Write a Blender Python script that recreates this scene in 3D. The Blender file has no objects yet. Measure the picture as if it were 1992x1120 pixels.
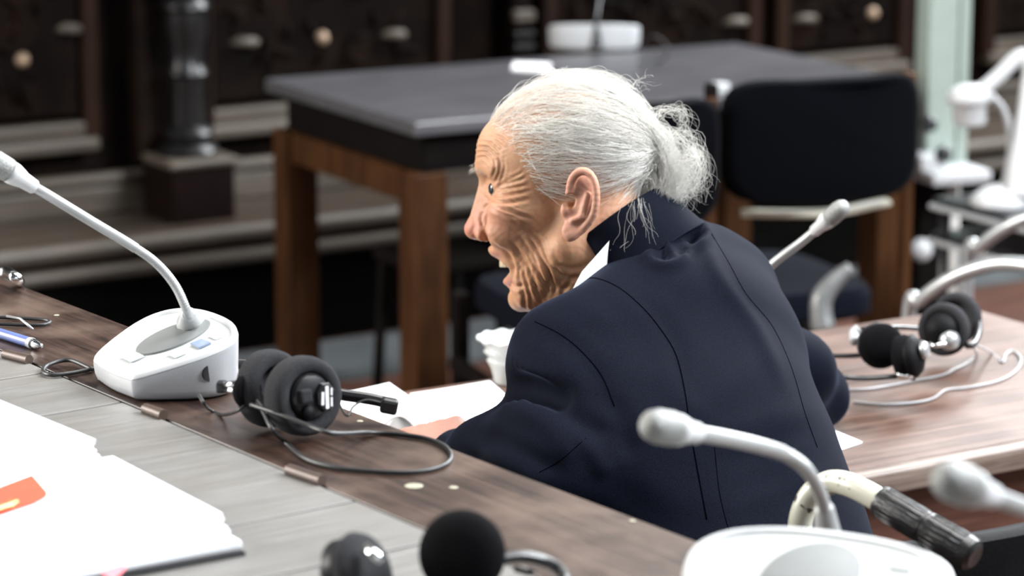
import bpy, bmesh, math, random
import numpy as np
from mathutils import Vector, Matrix, Quaternion
from mathutils.bvhtree import BVHTree

random.seed(7); rng = np.random.default_rng(7)
scene = bpy.context.scene
COL = scene.collection

# ------------------------------------------------------------------ camera
FPX = 5500.0                       # focal length in pixels of a 1992 px wide frame
CAM_H = 1.62
PITCH = math.atan(1210.0 / FPX)
cam_d = bpy.data.cameras.new('camera'); cam = bpy.data.objects.new('camera', cam_d)
COL.objects.link(cam); scene.camera = cam
cam_d.sensor_fit = 'HORIZONTAL'; cam_d.sensor_width = 36.0
cam_d.lens = FPX / 1992.0 * 36.0
cam.location = (0, 0, CAM_H)
cam.rotation_euler = (math.pi / 2 - PITCH, 0, 0)
cam_d.clip_start = 0.05; cam_d.clip_end = 60
cam_d.dof.use_dof = True
cam_d.dof.focus_distance = 2.78
cam_d.dof.aperture_fstop = 5.2

CF = Vector((0, math.cos(PITCH), -math.sin(PITCH)))
CU = Vector((0, math.sin(PITCH), math.cos(PITCH)))
CR = Vector((1, 0, 0))
CO = Vector((0, 0, CAM_H))
def P(px, py, d):
    """point seen at photo position px, py at distance d along the view axis"""
    return CO + d * (CF + CR * ((px - 996) / FPX) - CU * ((py - 560) / FPX))
def G(px, py, z):
    """point seen at photo position px, py on the horizontal plane of height z"""
    r = CF + CR * ((px - 996) / FPX) - CU * ((py - 560) / FPX)
    return CO + r * ((z - CAM_H) / r.z)

# ------------------------------------------------------------------ light
world = bpy.data.worlds.new('world'); scene.world = world; world.use_nodes = True
bg = world.node_tree.nodes['Background']
bg.inputs[0].default_value = (0.86, 0.93, 1.0, 1); bg.inputs[1].default_value = 0.05
def area(name, loc, target, sx, sy, power, col=(1, 1, 1), spread=math.pi):
    l = bpy.data.lights.new(name, 'AREA'); l.shape = 'RECTANGLE'; l.size = sx; l.size_y = sy
    l.energy = power; l.color = col
    o = bpy.data.objects.new(name, l); COL.objects.link(o)
    o.location = loc; l.spread = spread
    o.rotation_euler = (Vector(target) - Vector(loc)).to_track_quat('-Z', 'Y').to_euler()
    return o
area('daylight_back_window', (2.2, 8.4, 3.6), (0.2, 3.0, 0.9), 5.0, 2.6, 500, (0.93, 0.97, 1.0))
area('daylight_left_window', (-4.6, 3.4, 2.5), (0.1, 3.0, 1.0), 3.0, 2.4, 105, (1.0, 0.97, 0.92), math.radians(110))
area('ceiling_luminaire', (0.7, 3.3, 4.2), (0.4, 3.1, 0.9), 1.8, 1.8, 30, (1.0, 0.98, 0.95), math.radians(100))
area('daylight_rear_window', (1.8, -3.2, 3.0), (0.4, 4.0, 0.8), 4.0, 2.0, 30, (0.95, 0.98, 1.0))
area('daylight_right_window', (3.6, 2.6, 3.9), (0.4, 3.0, 0.95), 2.4, 2.0, 300, (0.92, 0.96, 1.0))
vs = scene.view_settings
vs.view_transform = 'Standard'; vs.look = 'None'; vs.gamma = 1.0; vs.use_curve_mapping = False
vs.exposure = 1.12

# ------------------------------------------------------------------ helpers
def tag(o, label=None, cat=None, group=None, kind=None):
    if label: o['label'] = label
    if cat: o['category'] = cat
    if group: o['group'] = group
    if kind: o['kind'] = kind
    return o
def empty(name, loc, label=None, cat=None, group=None, kind=None):
    o = bpy.data.objects.new(name, None); COL.objects.link(o)
    o.location = loc; o.empty_display_size = 0.05
    return tag(o, label, cat, group, kind)

def catmull(pts, n=8, closed=False):
    pts = [Vector(p) for p in pts]; out = []
    m = len(pts)
    rngi = range(m) if closed else range(m - 1)
    for i in rngi:
        if closed:
            a, b, c, d = pts[(i - 1) % m], pts[i], pts[(i + 1) % m], pts[(i + 2) % m]
        else:
            b, c = pts[i], pts[i + 1]
            a = pts[i - 1] if i > 0 else b * 2 - c
            d = pts[i + 2] if i + 2 < m else c * 2 - b
        for k in range(n):
            t = k / n
            out.append(0.5 * ((2 * b) + (c - a) * t + (2 * a - 5 * b + 4 * c - d) * t * t + (3 * b - a - 3 * c + d) * t ** 3))
    if not closed: out.append(pts[-1].copy())
    return out

class MB:
    def __init__(s): s.v = []; s.f = []
    def add(s, vs_, fs_):
        o = len(s.v); s.v += [tuple(x) for x in vs_]; s.f += [tuple(i + o for i in f) for f in fs_]
        return s
    def box(s, c, size, M=None, bevel=0.0, seg=2):
        bm = bmesh.new(); bmesh.ops.create_cube(bm, size=1.0)
        bmesh.ops.scale(bm, vec=size, verts=bm.verts)
        if bevel: bmesh.ops.bevel(bm, geom=bm.edges[:], offset=bevel, segments=seg, profile=0.5, affect='EDGES')
        M = M or Matrix.Identity(3)
        bm.verts.index_update()
        s.add([Vector(c) + M @ v.co for v in bm.verts], [[v.index for v in f.verts] for f in bm.faces]); bm.free()
        return s
    def tube(s, pts, r, n=8, closed=False, flat=1.0, up=None):
        pts = [Vector(p) for p in pts]; m = len(pts)
        rs = r if isinstance(r, (list, tuple)) else [r] * m
        if len(rs) != m: rs = [rs[min(len(rs) - 1, 0)] if len(rs) == 1 else rs[int(i * (len(rs) - 1) / (m - 1))] * (1 - (i * (len(rs) - 1) / (m - 1)) % 1) + rs[min(len(rs) - 1, int(i * (len(rs) - 1) / (m - 1)) + 1)] * ((i * (len(rs) - 1) / (m - 1)) % 1) for i in range(m)]
        vs_, fs_ = [], []; nrm = None
        for i in range(m):
            if closed: t = pts[(i + 1) % m] - pts[i - 1]
            else: t = pts[min(i + 1, m - 1)] - pts[max(i - 1, 0)]
            t = t.normalized() if t.length > 1e-9 else Vector((0, 0, 1))
            if nrm is None:
                nrm = up.copy() if up else Vector((0, 0, 1))
                if abs(nrm.dot(t)) > .95: nrm = Vector((1, 0, 0))
            nrm = (nrm - t * nrm.dot(t)).normalized(); b = t.cross(nrm)
            for k in range(n):
                a = 2 * math.pi * k / n
                vs_.append(pts[i] + (nrm * math.cos(a) * flat + b * math.sin(a)) * rs[i])
        for i in range(m if closed else m - 1):
            j = (i + 1) % m
            for k in range(n):
                fs_.append((i * n + k, i * n + (k + 1) % n, j * n + (k + 1) % n, j * n + k))
        if not closed:
            fs_.append(tuple(range(n))[::-1]); fs_.append(tuple((m - 1) * n + k for k in range(n)))
        return s.add(vs_, fs_)
    def lathe(s, prof, o, axis=(0, 0, 1), n=24):
        ax = Vector(axis).normalized(); e1 = ax.orthogonal().normalized(); e2 = ax.cross(e1); o = Vector(o)
        vs_, fs_ = [], []
        for r, h in prof:
            for k in range(n):
                a = 2 * math.pi * k / n
                vs_.append(o + ax * h + (e1 * math.cos(a) + e2 * math.sin(a)) * max(r, 1e-5))
        m = len(prof)
        for i in range(m - 1):
            for k in range(n):
                fs_.append((i * n + k, i * n + (k + 1) % n, (i + 1) * n + (k + 1) % n, (i + 1) * n + k))
        fs_.append(tuple(range(n))[::-1]); fs_.append(tuple((m - 1) * n + k for k in range(n)))
        return s.add(vs_, fs_)
    def loops(s, rows, capa=True, capb=True):
        n = len(rows[0]); vs_ = [p for r in rows for p in r]; fs_ = []
        for i in range(len(rows) - 1):
            for k in range(n):
                fs_.append((i * n + k, i * n + (k + 1) % n, (i + 1) * n + (k + 1) % n, (i + 1) * n + k))
        if capa: fs_.append(tuple(range(n))[::-1])
        if capb: fs_.append(tuple((len(rows) - 1) * n + k for k in range(n)))
        return s.add(vs_, fs_)
    def slab(s, poly, thick):
        """poly: top outline (world points, counter-clockwise from above) with thickness downwards"""
        d = Vector((0, 0, -thick)); poly = [Vector(p) for p in poly]
        return s.loops([[p + d for p in poly], poly])
    def build(s, name, mat, parent=None, smooth=False, bevel=0.0):
        me = bpy.data.meshes.new(name); me.from_pydata(s.v, [], s.f)
        bm = bmesh.new(); bm.from_mesh(me); bmesh.ops.recalc_face_normals(bm, faces=bm.faces)
        if bevel:
            ed = [e for e in bm.edges if len(e.link_faces) == 2 and e.calc_face_angle(0) > .6]
            bmesh.ops.bevel(bm, geom=ed, offset=bevel, segments=2, profile=.5, affect='EDGES', clamp_overlap=True)
        bm.to_mesh(me); bm.free()
        if smooth:
            for p in me.polygons: p.use_smooth = True
            if smooth == 'auto':
                me.set_sharp_from_angle(angle=math.radians(38))
        me.materials.append(mat)
        o = bpy.data.objects.new(name, me); COL.objects.link(o)
        if parent:
            o.parent = parent
            pm = parent.matrix_world if parent.parent else parent.matrix_basis
            o.matrix_parent_inverse = world_mat(parent).inverted()
        return o
def world_mat(o):
    m = o.matrix_basis.copy()
    if o.parent: m = world_mat(o.parent) @ o.matrix_parent_inverse @ m
    return m

# ------------------------------------------------------------------ materials
def mat_new(name):
    m = bpy.data.materials.new(name); m.use_nodes = True
    return m, m.node_tree.nodes, m.node_tree.links, m.node_tree.nodes['Principled BSDF']
def mat(name, col, rough=.5, metal=0.0, var=0.12, scale=40.0, bump=0.0, bscale=400.0, sheen=0.0, spec=.5, coat=0.0, trans=0.0):
    m, N, L, b = mat_new(name)
    tc = N.new('ShaderNodeTexCoord')
    no = N.new('ShaderNodeTexNoise'); no.inputs['Scale'].default_value = scale; no.inputs['Detail'].default_value = 4
    L.new(tc.outputs['Object'], no.inputs['Vector'])
    cr = N.new('ShaderNodeValToRGB')
    cr.color_ramp.elements[0].position = .3; cr.color_ramp.elements[1].position = .7
    cr.color_ramp.elements[0].color = tuple(c * (1 - var) for c in col) + (1,)
    cr.color_ramp.elements[1].color = tuple(min(1, c * (1 + var)) for c in col) + (1,)
    L.new(no.outputs['Fac'], cr.inputs['Fac']); L.new(cr.outputs['Color'], b.inputs['Base Color'])
    b.inputs['Roughness'].default_value = rough; b.inputs['Metallic'].default_value = metal
    b.inputs['Specular IOR Level'].default_value = spec
    if sheen:
        b.inputs['Sheen Weight'].default_value = sheen; b.inputs['Sheen Roughness'].default_value = .45
    if coat: b.inputs['Coat Weight'].default_value = coat
    if trans: b.inputs['Transmission Weight'].default_value = trans
    if bump:
        n2 = N.new('ShaderNodeTexNoise'); n2.inputs['Scale'].default_value = bscale; n2.inputs['Detail'].default_value = 2
        L.new(tc.outputs['Object'], n2.inputs['Vector'])
        bp = N.new('ShaderNodeBump'); bp.inputs['Strength'].default_value = bump; bp.inputs['Distance'].default_value = .001
        L.new(n2.outputs['Fac'], bp.inputs['Height']); L.new(bp.outputs['Normal'], b.inputs['Normal'])
    return m
def wood(name, c1, c2, c3=None, ang=0.0, rough=.35, scale=1.0, bump=.25, blotch=.5, spec=.5, vertical=False, bs=9.0):
    """grain runs along the horizontal direction of angle ang (or along z)"""
    m, N, L, b = mat_new(name)
    tc = N.new('ShaderNodeTexCoord'); mp = N.new('ShaderNodeMapping')
    mp.vector_type = 'TEXTURE'
    mp.inputs['Rotation'].default_value = (0, 0, ang)
    mp2 = N.new('ShaderNodeMapping')
    mp2.inputs['Scale'].default_value = (22 * scale, 22 * scale, 1.6 * scale) if vertical else (1.6 * scale, 30 * scale, 30 * scale)
    L.new(tc.outputs['Object'], mp.inputs['Vector']); L.new(mp.outputs['Vector'], mp2.inputs['Vector'])
    n1 = N.new('ShaderNodeTexNoise'); n1.inputs['Scale'].default_value = 2.2; n1.inputs['Detail'].default_value = 8; n1.inputs['Roughness'].default_value = .65
    L.new(mp2.outputs['Vector'], n1.inputs['Vector'])
    n2 = N.new('ShaderNodeTexNoise'); n2.inputs['Scale'].default_value = bs; n2.inputs['Detail'].default_value = 5
    L.new(mp.outputs['Vector'], n2.inputs['Vector'])
    cr = N.new('ShaderNodeValToRGB'); e = cr.color_ramp.elements
    e[0].position = .36; e[0].color = tuple(c1) + (1,); e[1].position = .66; e[1].color = tuple(c2) + (1,)
    L.new(n1.outputs['Fac'], cr.inputs['Fac'])
    mx = N.new('ShaderNodeMix'); mx.data_type = 'RGBA'
    c3 = c3 or c2
    cr2 = N.new('ShaderNodeValToRGB'); e = cr2.color_ramp.elements; e[0].position = .42; e[1].position = .68
    e[0].color = (0, 0, 0, 1); e[1].color = (blotch, blotch, blotch, 1)
    L.new(n2.outputs['Fac'], cr2.inputs['Fac']); L.new(cr2.outputs['Color'], mx.inputs['Factor'])
    L.new(cr.outputs['Color'], mx.inputs['A']); mx.inputs['B'].default_value = tuple(c3) + (1,)
    L.new(mx.outputs['Result'], b.inputs['Base Color'])
    mr = N.new('ShaderNodeMapRange'); mr.inputs['To Min'].default_value = rough - .08; mr.inputs['To Max'].default_value = rough + .14
    L.new(n1.outputs['Fac'], mr.inputs['Value']); L.new(mr.outputs['Result'], b.inputs['Roughness'])
    bp = N.new('ShaderNodeBump'); bp.inputs['Strength'].default_value = bump; bp.inputs['Distance'].default_value = .0015
    L.new(n1.outputs['Fac'], bp.inputs['Height']); L.new(bp.outputs['Normal'], b.inputs['Normal'])
    b.inputs['Specular IOR Level'].default_value = spec
    return m

M_white = mat('white_plastic', (.52, .53, .54), .34, var=.03, scale=60)
M_plate = mat('pale_grey_plate', (.43, .45, .45), .42, var=.03)
M_greyp = mat('grey_plastic', (.36, .37, .38), .4, var=.05)
M_silver = mat('silver_metal', (.40, .41, .42), .3, metal=.55, var=.05)
M_chrome = mat('chrome', (.75, .77, .78), .16, metal=1.0, var=.03)
M_black = mat('black_plastic', (.012, .012, .014), .3, var=.2)
M_foam = mat('charcoal_foam', (.030, .030, .033), .95, var=.35, scale=900, bump=.8, bscale=1500, spec=.1)
M_foamb = mat('black_foam', (.006, .006, .007), .97, var=.3, scale=900, bump=.8, bscale=1300, spec=.05)
M_cord = mat('black_cord', (.014, .014, .015), .45, var=.2)
M_cordg = mat('grey_cord', (.30, .30, .31), .4, var=.1)
M_paper = mat('white_paper', (.88, .88, .89), .75, var=.02, scale=15)
M_paperg = mat('paper_edge', (.74, .76, .80), .8, var=.08, scale=300)
M_orange = mat('orange_card', (.80, .065, .028), .6, var=.05)
M_pink = mat('pink_card', (.80, .20, .23), .6, var=.05)
M_brass = mat('brass', (.55, .38, .16), .35, metal=.8, var=.1)
M_blue = mat('blue_pen', (.10, .14, .34), .3, var=.1)
M_hinge = mat('bronze_hinge', (.075, .05, .04), .45, metal=.3, var=.25)
M_chairf = mat('black_fabric', (.0016, .0018, .0028), .92, var=.25, scale=300, bump=.4, bscale=900, spec=.02, sheen=.03)
M_leather = mat('black_leather', (.004, .0042, .005), .6, var=.2, bump=.3, bscale=250, spec=.1)
M_postw = mat('pale_green_metal', (.36, .43, .385), .45, var=.04)
M_beige = mat('beige_bar', (.50, .47, .38), .45, var=.08)
M_porc = mat('white_porcelain', (.52, .54, .535), .25, var=.03)
M_water = mat('water_grey', (.35, .42, .42), .1, var=.05)
# ------------------------------------------------------------------ setting
A_ROOM = math.radians(32)
def RZ(a): return Matrix.Rotation(a, 3, 'Z')
RU = RZ(A_ROOM) @ Vector((1, 0, 0)); RN = RZ(A_ROOM) @ Vector((0, 1, 0)); UPZ = Vector((0, 0, 1))
def W(a, n, z): return RU * a + RN * n + UPZ * z        # room coordinates: along the wall, into it, up
def room(p): p = Vector(p); return p.dot(RU), p.dot(RN), p.z
RM = Matrix((RU, RN, UPZ)).transposed()

M_wall = wood('dark_carved_oak', (.0018, .001, .0008), (.007, .004, .003), (.014, .007, .0042), ang=A_ROOM, rough=.7, vertical=True, blotch=.6, spec=.06)
M_wallr = wood('reddish_oak_stile', (.007, .0035, .0025), (.026, .011, .006), ang=A_ROOM, rough=.6, vertical=True, spec=.12)
M_moul = wood('worn_oak_moulding', (.042, .034, .026), (.13, .107, .083), (.09, .066, .047), ang=A_ROOM, rough=.5)
M_step = wood('platform_boards', (.018, .012, .009), (.075, .047, .030), (.05, .042, .033), ang=A_ROOM, rough=.4)
M_riser = wood('black_riser', (.0012, .0012, .0012), (.004, .0035, .003), ang=A_ROOM, rough=.8, spec=.03)
M_floor = wood('red_brown_floor', (.04, .014, .009), (.11, .042, .024), (.075, .035, .022), ang=A_ROOM, rough=.4)
M_stone = mat('grey_stone_strip', (.075, .082, .085), .4, var=.5, scale=6)
M_boss = mat('gilt_boss', (.36, .25, .17), .4, metal=.2, var=.2, scale=80)
M_plaster = mat('cream_plaster', (.55, .53, .48), .8, var=.05, scale=3)

PZ = 0.31
e_off = room(G(830, 400, PZ))[1]                       # platform edge
w_off = room(G(600, 372, PZ))[1] + .02                 # wall face
fl = MB(); fl.box((0, 4.0, -.02), (22, 22, .04)); floor = fl.build('floor', M_floor); tag(floor, kind='structure')
st = MB(); st.box(W(3.6, e_off - .20, .004), (14, .36, .008), RM); st.build('stone_strip', M_stone, floor)

plat = MB(); plat.box(W(3.6, e_off + .95, PZ / 2 - .01), (14, 1.86, PZ - .02), RM)
platform = plat.build('trim_1', M_riser); tag(platform, kind='structure')
for k in range(5):                                      # boards of the platform top
    b_ = MB(); b_.box(W(3.6, e_off + .02 + .13 * k + .065, PZ - .012), (14, .126, .024), RM, .003); b_.build('plank', M_step, platform)
nb = MB(); nb.tube([W(-3.4, e_off + .004, PZ - .014), W(10.6, e_off + .004, PZ - .014)], .021, 12); nb.build('nosing', M_moul, platform, 'auto')
nb = MB(); nb.box(W(3.6, e_off + .03, PZ - .038), (14, .06, .014), RM); nb.build('cove_strip', M_wallr, platform)
nb = MB(); nb.tube([W(-3.4, e_off + .006, PZ - .070), W(10.6, e_off + .006, PZ - .070)], .019, 12); nb.build('lower_nosing', M_moul, platform, 'auto')

wl = MB(); wl.box(W(3.6, w_off + .10, 1.5), (14, .14, 3.0), RM)
wall = wl.build('wall_back', M_wall); tag(wall, kind='structure')
up = MB(); up.box(W(3.6, w_off + .10, 3.7), (14, .2, 1.4), RM); up.build('upper_wall', M_plaster, wall)
# skirting of the wall: two mouldings over the platform
sk = MB(); sk.box(W(3.6, w_off, PZ + .035), (14, .06, .07), RM, .008); sk.build('skirting', M_moul, wall)
sk = MB(); sk.tube([W(-3.4, w_off - .02, PZ + .088), W(10.6, w_off - .02, PZ + .088)], .016, 10); sk.build('skirting_bead', M_moul, wall, 'auto')
z_rail = G(452, 249, 0); 
def wall_pt(px, py, off=0.0):
    r = CF + CR * ((px - 996) / FPX) - CU * ((py - 560) / FPX)
    t = (w_off + off - CO.dot(RN)) / r.dot(RN)
    return CO + r * t
ZR = wall_pt(452, 249).z
CARVE = []
def add_col(px, kind):
    a, n, z = room(wall_pt(px, 300)); return a
colA = add_col(312, 0)
a0 = room(wall_pt(380, 250))[0]; a1 = room(wall_pt(868, 200))[0]
aL = room(wall_pt(190, 270))[0]
pil = room(wall_pt(988, 60))[0]
bays = [(aL - (a1 - a0), aL), (a0, a1), (room(wall_pt(1045, 60))[0], room(wall_pt(1470, 60))[0]), (room(wall_pt(1500, 60))[0], room(wall_pt(1760, 60))[0]),
        (room(wall_pt(1905, 60))[0], room(wall_pt(2300, 60))[0])]
for k in range(3): bays.insert(0, (bays[0][0] - .75, bays[0][0] - .12))
for k in range(5): bays.append((bays[-1][1] + .12, bays[-1][1] + .75))
boss_px = [(38, 115), (620, 72), (1690, 25)]
for bi, (b0, b1) in enumerate(bays):
    bc = (b0 + b1) / 2; bw = b1 - b0; ph = 1.05
    pb = MB(); pb.box(W(bc, w_off + .012, ZR + .07 + ph / 2), (bw - .10, .05, ph), RM, .006)
    pan = pb.build('wall_panel', M_wall, wall)
    r_ = MB(); r_.box(W(bc, w_off - .012, ZR), (bw - .02, .07, .034), RM, .010); r_.box(W(bc, w_off + .0, ZR + .035), (bw - .05, .05, .036), RM, .006)
    r_.build('panel_sill', M_moul, wall)
    for s_ in (-1, 1):
        q = MB(); q.box(W(bc + s_ * (bw / 2 - .022), w_off - .005, ZR + .06 + ph / 2), (.044, .055, ph + .12), RM, .012); q.build('stile', M_wallr, wall)
    # carved relief: leaf bars and a round boss
    cv = MB()
    rr = random.Random(bi)
    for k in range(70):
        aa = bc + rr.uniform(-.45, .45) * (bw - .14); zz = ZR + .12 + rr.random() * .6
        t = rr.uniform(0, math.pi); ln = rr.uniform(.02, .045)
        c = W(aa, w_off - .014, zz); d = (RU * math.cos(t) + UPZ * math.sin(t)) * ln
        cv.tube([c - d, c - d * .3 - RN * .006, c + d * .4 - RN * .006, c + d], [.003, .009, .008, .002], 6)
    cv.build('carving', M_wall, pan, True)
for px, py in boss_px:
    c = wall_pt(px, py)
    bm_ = MB(); bm_.lathe([(.024, 0), (.024, .006), (.017, .012), (.019, .020), (.012, .030), (.002, .034)], c - RN * -.0, -RN, 20)
    bm_.build('boss', M_boss, wall, True)
for px, py, w_ in [(470, 85, .05), (760, 70, .045), (1425, 45, .05), (1560, 40, .05), (130, 60, .04)]:
    c = wall_pt(px, py)
    lf = MB(); lf.tube([c - RU * w_, c - RU * w_ * .4 - RN * .03 + UPZ * .01, c + RU * w_ * .4 - RN * .03 + UPZ * .006, c + RU * w_], [.004, .013, .013, .004], 8)
    lf.build('carved_leaf', M_moul, wall, True)
# column in front of the wall
cz = PZ; cc = W(colA, w_off - .16, 0)
col_root = MB(); col_root.box(cc + UPZ * (cz + .068), (.165, .17, .135), RM, .004)
colo = col_root.build('column', mat('column_plinth', (.008, .0035, .003), .6, var=.3, spec=.08), wall)
q = MB(); q.box(cc + UPZ * (cz + .143), (.185, .19, .020), RM, .007); q.build('plinth_cap', M_moul, colo)
M_colm = mat('column_dark', (.006, .0055, .006), .34, var=.3)
prof = [(.070, .153), (.074, .165), (.066, .178), (.050, .186), (.058, .196), (.063, .207), (.055, .219), (.042, .226), (.040, .30), (.042, .34),
        (.053, .352), (.046, .366), (.040, .38), (.044, .42), (.052, .46), (.050, .50), (.060, .512), (.055, .525), (.044, .535), (.060, .56), (.062, .58), (.048, .60), (.044, .62), (.05, .8), (.044, 1.4), (.05, 1.6)]
q = MB(); q.lathe([(r, cz + h) for r, h in prof], cc, UPZ, 28); q.build('shaft', M_colm, colo, 'auto')
q = MB(); q.box(cc + UPZ * (cz + .98) + RN * .09, (.20, .05, 1.7), RM); q.build('backing_board', M_wall, colo)
# pilaster
pc = W(pil, w_off - .03, 0)
pm_ = MB(); pm_.box(pc + UPZ * (ZR + .62), (.055, .08, 1.2), RM, .006); pilo = pm_.build('pilaster', M_wall, wall)
for zz, sz in ((wall_pt(985, 25).z, .03), (wall_pt(985, 60).z, .016), (wall_pt(985, 85).z, .02)):
    q = MB(); q.box(W(pil, w_off - .075, zz), (.062, .03, sz), RM, .007); q.build('band', M_moul if sz > .025 else M_colm, pilo)
# window above the frame, where the daylight comes in
for k in range(3):
    wc = W(1.2 + 2.0 * k, w_off - .01, 3.6)
    q = MB()
    for s_ in (-1, 0, 1): q.box(wc + RU * s_ * .7, (.06, .08, 1.3), RM)
    for s_ in (-1, 0, 1): q.box(wc + UPZ * s_ * .62, (1.46, .08, .06), RM)
    wo = q.build('window_%d' % (k + 1), M_plaster); tag(wo, kind='structure')

# ------------------------------------------------------------------ judges' bench in the foreground
DZ = .96
A_D = math.radians(-53.65)
DU = RZ(A_D) @ Vector((1, 0, 0)); DN = RZ(A_D) @ Vector((0, 1, 0))     # along the far edge (towards the camera right), and outwards (away)
DM = Matrix((DU, DN, UPZ)).transposed()
def dk(p): p = Vector(p); return p.dot(DU), p.dot(DN)
n_edge = (dk(G(0, 540, DZ))[1] + dk(G(1380, 1060, DZ))[1]) / 2
n_strip = (dk(G(60, 705, DZ))[1] + dk(G(690, 972, DZ))[1]) / 2
u_lo = dk(G(0, 540, DZ))[0] - .35; u_hi = dk(G(1380, 1060, DZ))[0] + .75
def DK(u, n, z=0.0): return DU * u + DN * n + UPZ * (DZ + z)
M_edge = wood('bench_edge_board', (.010, .0045, .003), (.043, .0215, .014), (.105, .070, .053), ang=A_D, rough=.34, blotch=.7, bump=.4, bs=13, scale=1.6)
M_panel = wood('bench_grey_panel', (.135, .129, .122), (.185, .18, .172), (.13, .118, .105), ang=A_D + math.pi / 2, rough=.36, blotch=.5, bump=.2, scale=2.4, bs=16)
bench = empty('judge_bench', DK((u_lo + u_hi) / 2, n_strip, -DZ), 'long raised dark wooden bench with grey panels across the foreground', 'bench')
q = MB(); q.box(DK((u_lo + u_hi) / 2, (n_edge + n_strip) / 2 + .0005, -.018), (u_hi - u_lo, n_edge - n_strip - .003, .036), DM, .0012); q.build('edge_board', M_edge, bench)
j_u = [dk(G(82, 725, DZ))[0], dk(G(190, 790, DZ))[0], dk(G(690, 974, DZ))[0]]
step_u = j_u[2] - j_u[1]
cuts = [u_lo, j_u[0] - .30, j_u[0], j_u[1], j_u[2], j_u[2] + .125, j_u[2] + .125 + step_u, u_hi]
cuts = sorted(c for c in cuts if u_lo <= c <= u_hi)
for a_, b_ in zip(cuts[:-1], cuts[1:]):
    q = MB(); q.box(DK((a_ + b_) / 2, n_strip - .46 - .0018, -.0165), (b_ - a_ - .0034, .92, .033), DM, .0005, 1); q.build('panel', M_panel, bench)
for c_ in cuts[1:-1]:
    q = MB(); q.box(DK(c_, n_strip - .46, -.0100), (.0033, .918, .0180), DM); q.build('joint_strip', M_riser, bench)
q = MB(); q.box(DK((u_lo + u_hi) / 2, n_strip - .0006, -.0100), (u_hi - u_lo, .0026, .0180), DM); q.build('joint_strip', M_riser, bench)
q = MB(); q.box(DK((u_lo + u_hi) / 2, n_strip - .45, -.045), (u_hi - u_lo - .02, .86, .018), DM); q.build('underframe', M_riser, bench)
q = MB(); q.box(DK((u_lo + u_hi) / 2, n_edge - .06, -.036 - .46), (u_hi - u_lo - .06, .03, .92), DM); q.build('front_board', M_wallr, bench)
q = MB(); q.box(DK((u_lo + u_hi) / 2, n_strip - .85, -.036 - .46), (u_hi - u_lo - .06, .03, .92), DM); q.build('rear_board', M_wallr, bench)
for (x0, y0), (x1, y1) in (((10, 688), (57, 702)), ((562, 914), (627, 938)), ((283, 795), (318, 810))):
    a_ = G(x0, y0 + 7, DZ); b_ = G(x1, y1 + 5, DZ)
    q = MB(); q.tube([a_ + UPZ * .0035, b_ + UPZ * .0035], .0052, 12); q.build('hinge', M_hinge, bench, 'auto')
# light flecks of worn varnish on the edge board
M_chip = mat('pale_chip', (.30, .28, .21), .5)
for px, py, w_ in [(805, 946, .008), (882, 949, .004), (700, 820, .003), (110, 614, .003), (1230, 1014, .003)]:
    c = G(px, py, DZ) + UPZ * .0006
    fk = MB(); fk.lathe([(w_, 0), (w_ * .8, .0004)], c, UPZ, 9); fk.build('varnish_chip', M_chip, bench)

# ------------------------------------------------------------------ table of the seated person
TZ = .74
A_T = math.radians(31.2)
TU = RZ(A_T) @ Vector((1, 0, 0)); TN = RZ(A_T) @ Vector((0, 1, 0)); TM = Matrix((TU, TN, UPZ)).transposed()
def tk(p): p = Vector(p); return p.dot(TU), p.dot(TN)
def TK(u, n, z=0.0): return TU * u + TN * n + UPZ * (TZ + z)
t_near = (tk(G(1700, 925, TZ))[1] + tk(G(1992, 870, TZ))[1]) / 2
t_far = (tk(G(800, 757, TZ))[1] + tk(G(1880, 600, TZ))[1]) / 2
t_r = tk(G(1895, 600, TZ))[0]; t_l = t_r - 1.20
M_table = wood('red_brown_table', (.036, .015, .009), (.112, .058, .040), (.16, .104, .083), ang=A_T, rough=.36, blotch=.6, bump=.35, scale=1.1)
M_tedge = wood('worn_table_edge', (.06, .034, .025), (.22, .17, .14), ang=A_T, rough=.45)
M_tapron = wood('red_brown_apron', (.045, .018, .012), (.12, .05, .034), ang=A_T, rough=.42)
table = empty('counsel_table', TK((t_l + t_r) / 2, (t_near + t_far) / 2, -TZ), 'red-brown wooden table with worn light edge that the seated person leans on', 'table')
tw = t_far - t_near
for k in range(3):
    q = MB(); q.box(TK((t_l + t_r) / 2, t_near + .03 + (tw - .03) * (k + .5) / 3, -.014), (t_r - t_l, (tw - .03) / 3 - .0008, .028), TM, .0018); q.build('plank', M_table, table)
q = MB(); q.box(TK((t_l + t_r) / 2, t_near + .0145, -.0135), (t_r - t_l + .004, .027, .030), TM, .006, 3); q.build('edge_moulding', M_tedge, table, 'auto')
for n_ in (t_near + .045, t_far - .05):
    q = MB(); q.box(TK((t_l + t_r) / 2, n_, -.078), (t_r - t_l - .12, .022, .10), TM, .002); q.build('apron', M_tapron, table)
for u_ in (t_l + .06, t_r - .06):
    q = MB(); q.box(TK(u_, (t_near + t_far) / 2, -.078), (.022, tw - .10, .10), TM, .002); q.build('apron', M_tapron, table)
    for n_ in (t_near + .055, t_far - .055):
        q = MB(); q.box(TK(u_, n_, -.028 - .356), (.055, .055, .712), TM, .004); q.build('leg', M_tapron, table)

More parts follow.
